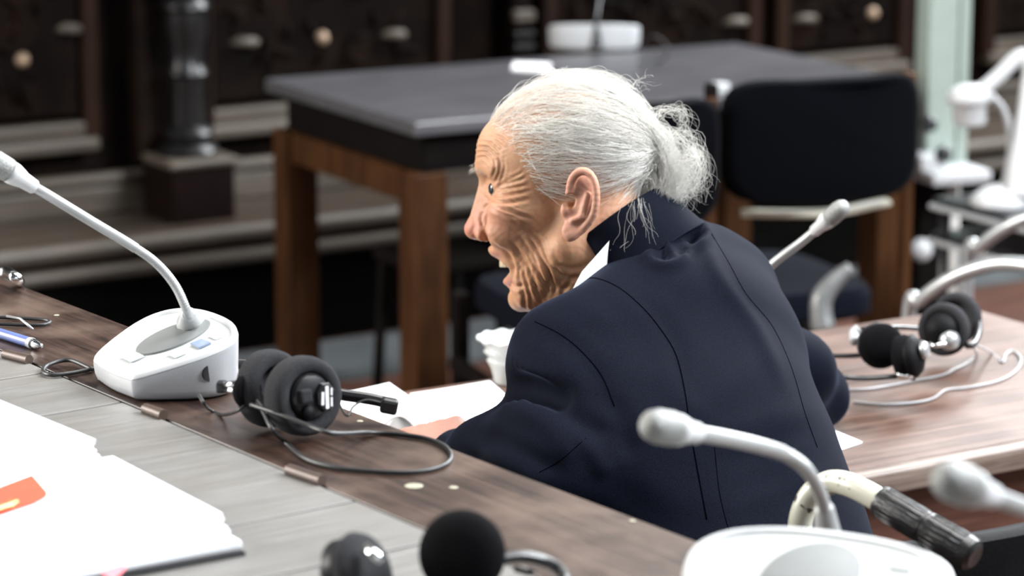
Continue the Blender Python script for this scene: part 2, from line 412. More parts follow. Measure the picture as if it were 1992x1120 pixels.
# ------------------------------------------------------------------ table in the background
BZ = .74
A_B = math.radians(29.5)
BU = RZ(A_B) @ Vector((1, 0, 0)); BN = RZ(A_B) @ Vector((0, 1, 0)); BM = Matrix((BU, BN, UPZ)).transposed()
bc_ = (G(476, 155, BZ) + G(845, 235, BZ) + G(1822, 152, BZ) + G(1400, 85, BZ)) / 4
bl, bw = 1.235, .71
def BK(u, n, z=0.0): v = bc_ + BU * u + BN * n; v.z = BZ + z; return v
M_btop = wood('dark_desk_top', (.045, .044, .049), (.095, .092, .10), ang=A_B, rough=.30, blotch=.3, spec=.6)
M_bapr = wood('black_desk_edge', (.0025, .002, .002), (.007, .005, .0045), ang=A_B, rough=.7, spec=.06)
M_bleg = wood('brown_desk_leg', (.024, .009, .0035), (.066, .027, .009), ang=A_B, rough=.5, vertical=True, spec=.12)
btab = empty('writing_desk', BK(0, 0, -BZ), 'dark-topped brown wooden desk standing behind the seated person', 'table')
q = MB(); q.box(BK(0, 0, -.014), (bl, bw, .028), BM, .004); q.build('table_top', M_btop, btab)
for n_ in (-bw / 2 + .045, bw / 2 - .045):
    q = MB(); q.box(BK(0, n_, -.068), (bl - .08, .022, .08), BM, .002); q.build('apron', M_bapr, btab)
for u_ in (-bl / 2 + .045, bl / 2 - .045):
    q = MB(); q.box(BK(u_, 0, -.068), (.022, bw - .08, .08), BM, .002); q.build('apron', M_bapr, btab)
    q = MB(); q.box(BK(u_, 0, -.142), (.05, bw - .15, .066), BM, .003); q.build('rail', M_bleg, btab)
    for n_ in (-bw / 2 + .055, bw / 2 - .055):
        q = MB(); q.box(BK(u_, n_, -.108 - .316), (.075, .075, .632), BM, .004); q.build('leg', M_bleg, btab)

# ------------------------------------------------------------------ two black chairs in front of the background desk
def chair(px, py, d, rot, wid, label, mirrored=False):
    top = P(px, py, d)                              # middle of the top edge of the back rest
    ang = A_B + rot
    u = RZ(ang) @ Vector((1, 0, 0)); n = RZ(ang) @ Vector((0, 1, 0)); M = Matrix((u, n, UPZ)).transposed()
    base = Vector((top.x, top.y, 0)); ht = top.z
    root = empty('office_chair', base, label, 'chair', 'black chairs at the background desk')
    def K(a, b, z): return base + u * a + n * b + UPZ * z
    # back rest: padded curved rounded rectangle
    bh = .24; rows = []
    nx, nz = 22, 14
    for side in (0, 1):
        pass
    mb = MB(); outline = []
    r_c = .045
    for k in range(40):
        a = 2 * math.pi * (k + .5) / 40
        sx = math.copysign(abs(math.cos(a)) ** .42, math.cos(a)); sz = math.copysign(abs(math.sin(a)) ** .42, math.sin(a))
        outline.append((sx * wid / 2, sz * bh / 2))
    def curve(x): return -.045 * (1 - (2 * x / wid) ** 2) 
    def dip(x): return -.012 * math.cos(math.pi * x / wid)
    lay = [(.90, -.020), (.97, -.016), (1.0, -.006), (1.0, .012), (.96, .024), (.86, .028)]
    rws = []
    for sc_, off in lay:
        rws.append([K(x * sc_, curve(x * sc_) + off - .05, ht - bh / 2 + z * sc_ + (dip(x) if z > 0 else 0)) for x, z in outline])
    mb.loops(rws)
    mb.build('backrest', M_chairf, root, 'auto')
    q = MB(); q.tube(catmull([K(-wid / 2 + .05, -.03, ht - bh - .02), K(0, -.075, ht - bh - .022), K(wid / 2 - .05, -.03, ht - bh - .02)], 6), .016, 10, flat=.5); q.build('back_bar', M_beige, root, True)
    for s_ in (-1, 1):
        q = MB(); q.box(K(s_ * (wid / 2 + .004), -.01, (ht - .02) / 2), (.020, .028, ht - .02), M, .005); q.build('leg', M_bleg if s_ > 0 else M_bapr, root)
        q = MB(); q.box(K(s_ * (wid / 2 - .01), .40, .22), (.03, .035, .44), M, .005); q.build('leg', M_bapr, root)
        q = MB(); q.box(K(s_ * (wid / 2 + .004), .2, .30), (.022, .40, .03), M, .005); q.build('side_rail', M_bapr, root)
    mb = MB(); rws = []
    for sc_, z in ((.93, .41), (1, .42), (1.0, .455), (.95, .47), (.8, .474)):
        rws.append([K(x / (wid / 2) * (wid / 2 - .02) * sc_, .21 + zz / (bh / 2) * .21 * sc_, z) for x, zz in outline])
    mb.loops(rws); mb.build('seat', mat('navy_seat_fabric', (.0025, .0032, .007), .92, var=.25, scale=200, spec=.08), root, 'auto')
    return root
chair(1575, 128, 5.20, math.radians(-8), .40, 'black fabric chair whose whole back shows beside the white pillar')
chair(1208, 176, 5.06, math.radians(-8), .34, 'black fabric chair partly hidden behind the white-haired head')
# ------------------------------------------------------------------ desk microphones
def mic_unit(name, o, ang, neck, label, head_len=.055, neck_r=.0042, cable=None, dark_neck=False, head=True, body_mat=None, sc=1.0, ps=1.0, group='desk microphone units'):
    """o: world point under the middle of the front edge; local x runs to the rear, y to the left"""
    o = Vector(o); u = RZ(ang) @ Vector((1, 0, 0)); n = RZ(ang) @ Vector((0, 1, 0))
    def K(x, y, z): return o + (u * x * ps + n * y * ps + UPZ * z) * sc
    root = empty(name, o, label, 'microphone', group)
    ctl = [(0.0, -.045), (.004, -.060), (.03, -.078), (.075, -.098), (.108, -.100), (.132, -.082), (.146, -.045), (.150, 0),
           (.146, .045), (.132, .082), (.108, .100), (.075, .098), (.03, .078), (.004, .060), (0.0, .045), (-.004, 0)]
    out = [(p.x, p.y) for p in catmull([(a, b, 0) for a, b in ctl], 5, True)]
    cx = .075
    def H(x): return .024 + .036 * max(0, min(1, x / .150)) ** .9
    def ring(s_, zf): return [K(cx + (x - cx) * s_, y * s_, zf(cx + (x - cx) * s_)) for x, y in out]
    def ringi(d_, dz):
        r_ = []
        for x, y in out:
            v = Vector((x - cx, y)); L_ = v.length; v = v * ((L_ - d_) / L_)
            r_.append(K(cx + v.x, v.y, H(cx + v.x) + dz))
        return r_
    q = MB(); q.loops([ring(.88, lambda x: .001), ring(.95, lambda x: .004), ring(.985, lambda x: .010), ring(1.0, lambda x: H(x) - .006), ring(1.0, lambda x: H(x) - .0045)])
    body = q.build('base', body_mat or M_silver2, root, 'auto')
    q = MB(); q.loops([ringi(.001, -.0045), ringi(.000, -.003), ringi(.0015, .0002), ringi(.004, .0015), ringi(.0075, .0012), ringi(.009, -.0006), ringi(.0095, -.0022)])
    q.build('top_rim', M_white, root, 'auto')
    q = MB(); q.loops([ringi(.009, -.004), ringi(.009, -.0018), ringi(.012, -.0012)]); q.build('top_plate', M_plate, root, 'auto')
    # oval loudspeaker grille
    q = MB()
    def oval(s_, dz): return [K(.085 + .048 * s_ * math.cos(a), .002 + .036 * s_ * math.sin(a), H(.085 + .048 * s_ * math.cos(a)) + dz) for a in [2 * math.pi * k / 36 for k in range(36)]]
    q.loops([oval(1, -.003), oval(1, .0001), oval(.97, .0006)]); q.build('speaker_grille', M_greyl, root, 'auto')
    for (bx, by, bw_, bd_, m_) in ((.028, .0, .030, .014, M_white), (.062, -.056, .020, .012, M_white), (.092, -.060, .024, .013, M_slot), (.116, -.058, .02, .012, M_white)):
        q = MB()
        z = H(bx); sl = math.atan(.036 / .150)
        Mx = RZ(ang) @ Matrix.Rotation(-sl, 3, 'Y')
        q.box(K(bx, by, z), (bd_ * sc, bw_ * sc * .8, .0022 * sc), Mx, .0006)
        q.build('button', m_, root)
    # side socket
    q = MB(); q.lathe([(.0085, -.003), (.0085, .0008), (.007, .001)], K(.086, -.0975, .026), (n * -1).lerp(u, .15), 18); q.build('headphone_socket', M_black, root, 'auto')
    # neck
    nk = [Vector(p) for p in neck]
    b0 = nk[0]
    dirn = (nk[1] - nk[0]).normalized()
    q = MB(); q.lathe([(.0135, -.006), (.0135, .003), (.0115, .006), (.0105, .010), (.0078, .034), (.0070, .036), (.0052, .038)], b0, dirn, 20); q.build('neck_socket', M_black if dark_neck else M_greym, root, 'auto')
    pth = catmull(nk, 10)
    q = MB(); rs = []
    # flexible part ribbed, upper part smooth
    tot = sum((pth[i + 1] - pth[i]).length for i in range(len(pth) - 1)); acc = 0
    fine = []
    for i in range(len(pth) - 1):
        for k in range(4): fine.append(pth[i].lerp(pth[i + 1], k / 4))
    fine.append(pth[-1]); acc = 0
    for i, p_ in enumerate(fine):
        if i: acc += (p_ - fine[i - 1]).length
        fr = acc / tot
        rs.append(neck_r * (1.0 + (.07 * math.sin(i * 2.1) if fr < .5 else .12)))
    q.tube(fine, rs, 10); q.build('gooseneck', M_greym if not dark_neck else M_black, root, True)
    if head:
        e = nk[-1]; d = (nk[-1] - nk[-2]).normalized()
        s = head_len / .055
        q = MB(); q.lathe([(.0050 * s, -.022 * s), (.0082 * s, -.018 * s), (.0092 * s, -.004 * s), (.0105 * s, 0), (.0125 * s, .008 * s), (.0128 * s, .014 * s)], e, d, 20)
        hd = q.build('microphone_head', M_white, root, True)
        q = MB(); q.lathe([(.0128 * s, .014 * s), (.0136 * s, .018 * s), (.0136 * s, .034 * s), (.0118 * s, .043 * s), (.0075 * s, .049 * s), (.001, .0505 * s)], e, d, 20)
        q.build('capsule_grille', M_grille, hd, True)
    if cable:
        q = MB(); q.tube(catmull(cable, 8), .0022, 8); q.build('cable', M_cord, root, True)
    return root
M_silver2 = mat('light_silver_plastic', (.43, .44, .46), .36, metal=.15, var=.04, bump=.15, bscale=900)
M_greyl = mat('grille_grey', (.14, .147, .147), .55, var=.04, bump=.3, bscale=2500)
M_greym = mat('neck_grey', (.36, .37, .37), .34, metal=.25, var=.05)
M_slot = mat('blue_grey_button', (.16, .20, .28), .3, var=.1)
M_grille = mat('mic_grille', (.24, .245, .24), .4, metal=.3, var=.3, scale=500, bump=.8, bscale=1200)

# left one: front edge between the two lower-left corners
f1 = G(168, 738, DZ); f2 = G(270, 790, DZ)
ax1 = (f2 - f1).normalized(); ang1 = math.atan2(ax1.y, ax1.x) + math.pi / 2
o1 = (f1 + f2) / 2
u1 = Vector((math.cos(ang1), math.sin(ang1), 0)); n1 = Vector((-math.sin(ang1), math.cos(ang1), 0))
nb1 = o1 + u1 * .088 + n1 * .012 + UPZ * .052
mic_unit('desk_microphone', o1, ang1,
         [nb1, P(364, 606, 2.63), P(341, 556, 2.625), P(304, 512, 2.62), P(255, 477, 2.61), P(180, 432, 2.60), P(98, 382, 2.58), P(62, 361, 2.575), P(40, 347, 2.57)],
         'silver-white gooseneck microphone beside the grey foam headphones on the bench', cable=[G(180, 726, DZ) + UPZ * .004, G(135, 712, DZ) + UPZ * .006, G(95, 717, DZ) + UPZ * .004, G(84, 728, DZ) + UPZ * .003, G(100, 735, DZ) + UPZ * .003, G(140, 731, DZ) + UPZ * .003, G(185, 722, DZ) + UPZ * .003], head_len=.046, ps=.76)

# foreground right one, seen from behind
DF = .96
r1 = G(1500, 1042, DF); r2 = G(1785, 1082, DF)
axr = (r2 - r1).normalized(); ang2 = math.atan2(axr.y, axr.x) + math.pi / 2
u2 = Vector((math.cos(ang2), math.sin(ang2), 0))
o2 = G(1640, 1034, DF + .06) - u2 * .150 * .95; o2.z = DF
mic_unit('desk_microphone', o2, ang2,
         [P(1614, 1062, 2.16), P(1607, 1015, 2.15), P(1597, 965, 2.13), P(1570, 915, 2.10), P(1530, 885, 2.08), P(1480, 868, 2.05), P(1410, 852, 2.02), P(1330, 838, 1.98)],
         'blurred silver-white gooseneck microphone in front of the wheelchair handle', head_len=.050, neck_r=.0052, ps=.95)

# far right one, mostly outside the frame
o3 = DK(dk(G(2150, 1120, DF))[0] + .08, dk(G(2150, 1120, DF))[1] - .06, 0)
o3 = G(2330, 1230, DF)
mic_unit('desk_microphone', o3 - Vector((.02, .10, 0)), math.radians(70),
         [o3 + Vector((.0, .02, .056)), o3 + Vector((-.004, .02, .10)), P(2160, 1060, 1.86), P(2070, 1015, 1.82), P(1985, 985, 1.77), P(1905, 955, 1.73)],
         'strongly blurred pale microphone head reaching in at the right frame edge', head_len=.052, neck_r=.0052)

# one on the person's table, only its neck and head show above the shoulder
o4 = TK(tk(G(1180, 745, TZ))[0] + .10, t_near + .40)
mic_unit('desk_microphone', o4, math.radians(120),
         [o4 + Vector((-.05, .115, .062)), o4 + Vector((-.045, .115, .10)), P(1425, 590, 3.46), P(1500, 516, 3.42), P(1560, 470, 3.40), P(1600, 436, 3.38)],
         'gooseneck microphone head sticking up behind the navy jacket shoulder', head_len=.046, neck_r=.0046)

# on the background desk
o5 = BK(.14, .26)
cm5 = G(1160, 100, BZ)
mic_unit('desk_microphone', cm5 + Vector((0, .155, 0)), math.radians(-92),
         [cm5 + Vector((0, -.004, .016)), cm5 + Vector((0, -.004, .05)), cm5 + Vector((0, .0, .075)), cm5 + Vector((.01, .06, .12)), cm5 + Vector((.03, .12, .17)), cm5 + Vector((.05, .22, .19)), cm5 + Vector((.06, .30, .18))],
         'white microphone unit with dark neck lying on the background desk', dark_neck=True, sc=1.06, body_mat=M_white,
         cable=[G(1240, 112, BZ) + UPZ * .01, P(1262, 70, 6.38), P(1290, 80, 6.36), P(1298, 100, 6.34), G(1285, 122, BZ) + UPZ * .004, G(1240, 124, BZ) + UPZ * .004])

# ------------------------------------------------------------------ headphones
def disc(mb, c, ax, prof, n=32): return mb.lathe(prof, c, ax, n)
def foam_pad(root, c, ax, r, th, hole, m, name='ear_pad'):
    """thick foam ring, open towards +ax"""
    q = MB(); rr_ = r
    q.lathe([(r * .55, 0), (r * .90, .001), (r * .97, th * .12), (r, th * .35), (r, th * .65), (r * .97, th * .88), (r * .88, th * .99), (r * .78, th), (hole * 1.08, th * .97), (hole, th * .86), (hole * .96, th * .4), (.001, th * .38)], c, ax, 40)
    return q.build(name, m, root, True)

hb = G(560, 842, DZ)
hs = empty('headphones', hb, 'headphones with grey foam ear pads standing on the bench edge', 'headphones', 'conference headphones')
axp = (CR * .74 - CF * .66 - UPZ * .02).normalized()          # pads face the right-hand side and the viewer
axp1 = (CR * .60 - CF * .76 - UPZ * .02).normalized()
R1 = .0352
c2 = P(573, 768, 2.470); c1_ = P(508, 754, 2.500)
foam_pad(hs, c1_, axp, .0345, .022, .020, M_foam)
foam_pad(hs, c2, axp1, R1, .026, .021, M_foam)
fc = c2 + axp1 * .018
q = MB(); q.lathe([(.0205, -.006), (.0205, .006), (.018, .010), (.010, .012), (.001, .012)], fc, axp1, 28); cup = q.build('ear_cup', M_black, hs, 'auto')
e1 = axp1.cross(UPZ).normalized() * -1; e2 = e1.cross(axp1) * 1
if e2.z < 0: e2 = -e2
if e1.x < 0: e1 = -e1
q = MB(); q.box(fc + axp1 * .013 - e1 * .010 + e2 * .002, (.012, .012, .008), Matrix((e1, e2, axp1)).transposed(), .002); q.build('clip', M_foam, cup)
hx = fc + axp1 * .0155 + e1 * .0105 - e2 * .002
q = MB(); poly = [(math.cos(math.pi / 8 + k * math.pi / 4) * .0095, math.sin(math.pi / 8 + k * math.pi / 4) * .0135) for k in range(8)]
q.loops([[hx - axp1 * .008 + e1 * a + e2 * b for a, b in poly], [hx + e1 * a + e2 * b for a, b in poly], [hx + axp1 * .001 + e1 * a * .9 + e2 * b * .9 for a, b in poly]])
lab = q.build('badge', M_black, cup)
q = MB()
rr = random.Random(3)
Mh = Matrix((e1, e2, axp1)).transposed()
for row, (x_, h0, h1, wd, n_) in enumerate(((.0, -.0098, .0098, .0032, 9), (-.0046, -.006, .0052, .0026, 6), (.0046, -.0085, .0075, .0016, 10))):
    st_ = (h1 - h0) / n_
    for k in range(n_):
        if row == 2 and k == 5: continue
        q.box(hx + axp1 * .0012 + e1 * (x_ + .0008 * (k / n_ - .5) * 2) + e2 * (h0 + st_ * (k + .5)), (wd, st_ * .86, .0005), Mh)
q.build('printed_lettering', mat('white_print', (.8, .8, .84), .5), lab)
q = MB(); q.lathe([(.007, 0), (.006, .003), (.001, .004)], fc + axp1 * .012 - e1 * .008 - e2 * .013, axp1, 16); q.build('rivet', M_leather, cup, True)
# yoke, arm stub and metal slider between the first pad and the microphone unit
k1 = P(480, 760, 2.475)
q = MB(); q.lathe([(.0135, -.004), (.0150, -.002), (.0150, .003), (.0135, .005)], k1, axp, 24); yk = q.build('yoke', M_foamb, hs, 'auto')
q = MB(); q.tube(catmull([k1, P(495, 750, 2.485), P(505, 770, 2.485), P(500, 800, 2.485)], 6), .004, 8); q.build('yoke_arm', M_black, yk, True)
q = MB(); q.tube([P(430, 750, 2.505), P(470, 746, 2.485)], .0035, 8); q.tube([P(432, 758, 2.505), P(470, 760, 2.485)], .003, 8); q.build('metal_slider', M_chrome, yk, True)
q = MB(); q.box(P(432, 752, 2.505), (.010, .012, .010), None, .002); q.build('slider_cap', M_black, yk)
q = MB(); q.tube([P(450, 706, 2.660), P(482, 708, 2.660)], [.0055, .0055], 10); q.tube([P(482, 708, 2.660), P(492, 712, 2.660)], .003, 8); q.build('plug', M_black, hs, 'auto')
# head band end
q = MB(); q.tube(catmull([P(590, 752, 2.515), P(660, 765, 2.515), P(720, 774, 2.515), P(768, 786, 2.515)], 5), .0050, 8, flat=1.0); q.tube(catmull([P(590, 758, 2.515), P(660, 771, 2.515), P(720, 780, 2.515), P(766, 790, 2.515)], 5), .0036, 8); q.build('head_band', M_black, hs, True)
q = MB(); q.box(P(757, 789, 2.510), (.016, .014, .014), Matrix.Rotation(.2, 3, 'Y'), .003); q.build('band_end', M_black, hs)
q = MB(); q.tube(catmull([P(655, 775, 2.505), P(668, 800, 2.495), P(677, 808, 2.490), P(688, 790, 2.500), P(712, 778, 2.505), P(745, 784, 2.505)], 6), .0011, 6); q.build('thin_wire', M_cord, hs, True)
z1 = UPZ * .0026
cord = [P(495, 775, 2.470), P(512, 800, 2.455), P(530, 835, 2.430), G(556, 866, DZ) + z1, G(592, 896, DZ) + z1, G(645, 913, DZ) + z1, G(720, 922, DZ) + z1, G(800, 924, DZ) + z1,
        G(855, 914, DZ) + z1, G(877, 897, DZ) + z1, G(868, 876, DZ) + z1, G(835, 860, DZ) + z1, G(790, 852, DZ) + z1, G(720, 850, DZ) + z1 * 1.6, P(650, 843, 2.410), P(600, 828, 2.420), P(545, 806, 2.435), P(488, 787, 2.460)]
q = MB(); q.tube(catmull(cord, 10), .0021, 8); q.build('cord', M_cord, hs, True)
q = MB(); q.tube(catmull([P(484, 782, 2.470), P(460, 800, 2.470), G(432, 812, DZ) + z1, G(410, 803, DZ) + z1, P(397, 785, 2.500), P(387, 768, 2.515)], 8), .0016, 8); q.build('plug_cord', M_cord, hs, True)

# foreground headphones at the bottom edge
hf = G(850, 1180, DZ)
h2 = empty('headphones', hf, 'black foam headphones cut off by the bottom frame edge', 'headphones', 'conference headphones')
ax_a = (-CF * .95 + CR * -.20 + UPZ * .08).normalized()
q = MB(); q.lathe([(.001, .026), (.014, .0255), (.024, .023), (.0295, .017), (.0315, .010), (.0305, .002), (.026, -.002), (.001, -.003)], P(904, 1076, 2.02), ax_a, 40); q.build('ear_pad', M_foamb, h2, True)
q = MB(); q.lathe([(.028, -.003), (.028, -.009), (.02, -.014), (.001, -.015)], P(904, 1076, 2.02), ax_a, 28); q.build('ear_cup', M_black, h2, 'auto')
ax_b = (CR * .80 - CF * .45 + UPZ * .35).normalized()
q = MB(); q.lathe([(.001, .018), (.016, .0175), (.026, .014), (.029, .008), (.027, .001), (.001, .0)], P(690, 1116, 2.02), ax_b, 36); q.build('ear_pad', M_foam, h2, True)
q = MB(); q.lathe([(.027, .0), (.028, -.008), (.020, -.016), (.001, -.018)], P(690, 1116, 2.02), ax_b, 28); q.build('ear_cup', M_black, h2, 'auto')
q = MB(); q.tube([P(712, 1066, 2.00), P(738, 1088, 1.99)], .0042, 8); q.build('metal_slider', M_chrome, h2, True)
q = MB(); q.tube(catmull([P(965, 1090, 2.03), P(1010, 1082, 2.04), P(1055, 1090, 2.05), P(1088, 1108, 2.06), P(1100, 1135, 2.03), P(1090, 1180, 1.99), P(1020, 1230, 1.94)], 6), .0050, 10, flat=.9); q.build('head_band', M_black, h2, True)
q = MB(); q.tube(catmull([P(1000, 1104, 2.03), P(1030, 1112, 2.03), P(1036, 1106, 2.03)], 6), .003, 8); q.build('band_clip', M_black, h2, True)
q = MB(); q.tube(catmull([P(690, 1135, 2.0), P(740, 1200, 1.98), P(830, 1230, 1.94), P(900, 1150, 1.98)], 6), .0045, 8); q.build('head_band', M_black, h2, True)

# two headphones on the person's table
h3 = empty('headphones', G(1715, 735, TZ), 'black headphones lying on the table next to the jacket elbow', 'headphones', 'conference headphones')
axc = (-CF * .90 + CR * .05 - UPZ * .12).normalized()
q = MB(); q.lathe([(.001, .016), (.012, .0155), (.022, .013), (.0275, .008), (.0285, .003), (.026, -.001), (.001, -.002)], P(1713, 672, 3.47), axc, 36); q.build('ear_pad', M_foamb, h3, True)
q = MB(); q.lathe([(.026, -.002), (.027, -.008), (.018, -.014), (.001, -.015)], P(1711, 671, 3.47), axc, 28); q.build('ear_cup', M_black, h3, 'auto')
q = MB(); q.tube(catmull([P(1672, 640, 3.50), P(1662, 648, 3.50), P(1664, 665, 3.49)], 6), .007, 10); q.build('hinge', M_greyp, h3, True)
axd = (CR * .86 - CF * .42 + UPZ * .12).normalized()
q = MB(); q.lathe([(.001, .010), (.012, .010), (.021, .006), (.0265, 0), (.0255, -.006), (.018, -.010), (.001, -.011)], P(1779, 692, 3.42), axd, 32); q.build('ear_cup', M_leather, h3, True)
q = MB(); q.lathe([(.012, .006), (.009, .012), (.001, .0135)], P(1786, 682, 3.415), axd, 20); q.build('metal_cap', M_silver, h3, True)
q = MB(); q.lathe([(.0255, -.006), (.0275, -.010), (.0265, -.020), (.016, -.024), (.001, -.024)], P(1779, 692, 3.42), axd, 32); q.build('ear_pad', M_foamb, h3, True)
q = MB(); q.tube(catmull([P(1780, 735, 3.42), P(1745, 732, 3.42), P(1690, 735, 3.42), P(1640, 733, 3.42), P(1560, 720, 3.45)], 6), .0055, 8, flat=.6); q.build('head_band', M_black, h3, True)
q = MB(); q.tube(catmull([P(1782, 722, 3.42), P(1765, 730, 3.415), P(1745, 728, 3.415)], 6), .006, 8); q.build('metal_slider', M_chrome, h3, True)
q = MB(); q.tube(catmull([P(1685, 690, 3.50), P(1640, 692, 3.51), P(1580, 690, 3.52)], 5), .0045, 8, flat=.7); q.build('head_band', M_black, h3, True)
q = MB(); q.tube(catmull([P(1680, 640, 3.50), P(1740, 636, 3.56), P(1800, 640, 3.60)], 5), .0045, 8, flat=.7); q.build('band_bridge', M_black, h3, True)

h4 = empty('headphones', G(1850, 690, TZ), 'black headphones with chrome cap standing near the far table corner', 'headphones', 'conference headphones')
axe = (-CF * .80 + CR * -.50 - UPZ * .02).normalized()
ce = P(1842, 640, 3.55)
foam_pad(h4, ce, axe, .0335, .018, .022, M_foam)
foam_pad(h4, P(1866, 618, 3.66), axe, .0335, .018, .022, M_foam)
fe = ce + axe * .014
q = MB(); q.lathe([(.022, -.004), (.022, .004), (.019, .012), (.012, .019), (.001, .022)], fe, axe, 28); q.build('ear_cup', M_leather, h4, True)
q = MB(); q.lathe([(.0125, -.004), (.0125, .004), (.010, .009), (.005, .012), (.001, .0125)], fe + axe * .020 + CR * .017 - CU * .013, axe, 20); q.build('metal_cap', M_silver, h4, True)
q = MB(); q.tube(catmull([P(1808, 668, 3.52), P(1820, 672, 3.51), P(1840, 668, 3.51)], 5), .003, 8); q.build('metal_slider', M_chrome, h4, True)
q = MB(); q.tube(catmull([P(1880, 672, 3.52), P(1895, 668, 3.53), P(1905, 640, 3.60), P(1900, 610, 3.70)], 6), .0045, 8); q.build('head_band', M_black, h4, True)
z2 = UPZ * .0023
q = MB(); q.tube(catmull([P(1890, 672, 3.525), G(1900, 692, TZ) + z2, G(1880, 710, TZ) + z2, G(1855, 722, TZ) + z2, G(1835, 732, TZ) + z2, G(1790, 742, TZ) + z2, G(1700, 758, TZ) + z2, G(1640, 762, TZ) + z2], 8), .0017, 6); q.build('cord', M_cordg, h4, True)
q = MB(); q.tube(catmull([P(1895, 668, 3.53), G(1930, 690, TZ) + z2, G(1950, 707, TZ) + z2, G(1957, 692, TZ) + z2, G(1972, 686, TZ) + z2, G(1986, 702, TZ) + z2, G(1975, 725, TZ) + z2, G(1940, 745, TZ) + z2, G(1880, 757, TZ) + z2, G(1840, 762, TZ) + z2, G(1815, 778, TZ) + z2, G(1780, 786, TZ) + z2, G(1720, 790, TZ) + z2, G(1660, 785, TZ) + z2], 8), .0017, 6); q.build('cord', M_cordg, h4, True)

# ------------------------------------------------------------------ pen, loose cable, chrome loop
pa = G(-60, 640, DZ) + UPZ * .0055; pb = G(82, 684, DZ) + UPZ * .0055
pen = empty('ballpoint_pen', pb - UPZ * .0055, 'blue ballpoint pen with silver tip lying on the bench edge', 'pen')
dp = (pb - pa).normalized()
q = MB(); q.tube([pa, pb - dp * .022], .0052, 12); q.build('barrel', M_blue, pen, 'auto')
q = MB(); q.tube([pb - dp * .022, pb - dp * .016], [.0056, .0056], 12); q.build('ring', M_greyp, pen, 'auto')
q = MB(); q.tube([pb - dp * .016, pb - dp * .010, pb - dp * .002, pb], [.0054, .0048, .0026, .0018], 12); q.build('tip', M_chrome, pen, True)
q = MB(); q.tube([G(14, 633, DZ) + UPZ * .010, G(40, 640, DZ) + UPZ * .011, G(64, 655, DZ) + UPZ * .008], .0013, 6); q.build('clip', M_silver, pen, True)
q = MB(); q.tube(catmull([G(-40, 620, DZ) + z1, G(0, 622, DZ) + z1, G(50, 624, DZ) + z1, G(88, 627, DZ) + z1, G(97, 631, DZ) + z1, G(85, 636, DZ) + z1, G(50, 637, DZ) + z1, G(0, 635, DZ) + z1, G(-40, 634, DZ) + z1], 8), .0019, 8)
tag(q.build('loose_cable', M_cord, None, True), 'thin black cable loop lying above the blue pen', 'cable')
q = MB(); q.tube(catmull([G(-40, 552, DZ) + UPZ * .006, P(-10, 532, 3.02), P(14, 530, 3.0), P(34, 543, 2.98), G(38, 556, DZ) + UPZ * .005], 8), .0062, 10)
tag(q.build('chrome_handle', M_chrome, None, True), 'small chrome loop at the far left end of the bench', 'handle')

# ------------------------------------------------------------------ files and papers
def paper_stack(root, corners, z0, layers, jitter, seed, gap=.0016, name='sheet', mats=None):
    """corners: outline on the plane, bent sheets of a loose file"""
    r_ = random.Random(seed)
    for k in range(layers):
        ox, oy = r_.uniform(-jitter, jitter), r_.uniform(-jitter, jitter)
        q = MB(); nx, ny = 10, 10
        a, b, c, d = [Vector(p) for p in corners]
        top = []; 
        for i in range(nx + 1):
            for j in range(ny + 1):
                s_, t_ = i / nx, j / ny
                p_ = (a.lerp(b, s_)).lerp(d.lerp(c, s_), t_)
                top.append(Vector((p_.x + ox, p_.y + oy, z0 + gap * k + .0012 * math.sin(3 * s_ + k) * math.sin(2.5 * t_))))
        vs_ = [p_ + UPZ * gap * .8 for p_ in top] + top; n0 = len(top); fs_ = []
        id_ = lambda i, j: i * (ny + 1) + j
        for i in range(nx):
            for j in range(ny):
                fs_.append((id_(i, j), id_(i + 1, j), id_(i + 1, j + 1), id_(i, j + 1)))
                fs_.append((n0 + id_(i, j), n0 + id_(i, j + 1), n0 + id_(i + 1, j + 1), n0 + id_(i + 1, j)))
        bd = [id_(i, 0) for i in range(nx)] + [id_(nx, j) for j in range(ny)] + [id_(i, ny) for i in range(nx, 0, -1)] + [id_(0, j) for j in range(ny, 0, -1)]
        for k2 in range(len(bd)):
            p0, p1 = bd[k2], bd[(k2 + 1) % len(bd)]
            fs_.append((p0, n0 + p0, n0 + p1, p1))
        q.add(vs_, fs_); q.build(name, (mats or [M_paper])[k % len(mats or [M_paper])], root)

def quad(c0, c1, c3): return [c0, c1, c1 + (c3 - c0), c3]
# near file: corners seen at (205,880) top-left, (478,1050) right
z0 = DZ + .0
fa = G(222, 886, DZ + .022); fb = G(470, 1052, DZ + .004); fb.z = DZ + .02
dirx = (G(430, 995, DZ + .02) - G(222, 886, DZ + .02)); 
fdir = dirx.normalized(); fperp = Vector((-fdir.y, fdir.x, 0))
if fperp.x > 0: fperp = -fperp
file2 = empty('paper_file', G(150, 1080, DZ), 'thick white paper file with orange tab near the bottom left corner', 'papers', 'files on the bench')
A0 = G(222, 888, DZ + .024); Lf = (G(432, 1000, DZ + .024) - A0).length
cs = [A0 + fperp * 0, A0 + fdir * Lf, A0 + fdir * Lf + fperp * .32, A0 + fperp * .32]
q = MB(); q.slab([p_ + fdir * (.035 if i in (1, 2) else -.003) + Vector((0, 0, DZ + .003 - p_.z)) for i, p_ in enumerate(cs)], .0028); q.build('folder_cover', M_black, file2)
cs_lo = [cs[0], cs[1] + fdir * .028, cs[2] + fdir * .028, cs[3]]
paper_stack(file2, cs_lo, DZ + .0035, 3, .0012, 11, .0022, mats=[M_paper, M_paperg])
cs_mid = [cs[0], cs[1] + fdir * .010, cs[2] + fdir * .010, cs[3]]
paper_stack(file2, cs_mid, DZ + .0102, 3, .0014, 12, .0022, mats=[M_paper, M_paperg])
paper_stack(file2, cs, DZ + .017, 4, .0012, 13, .0020)
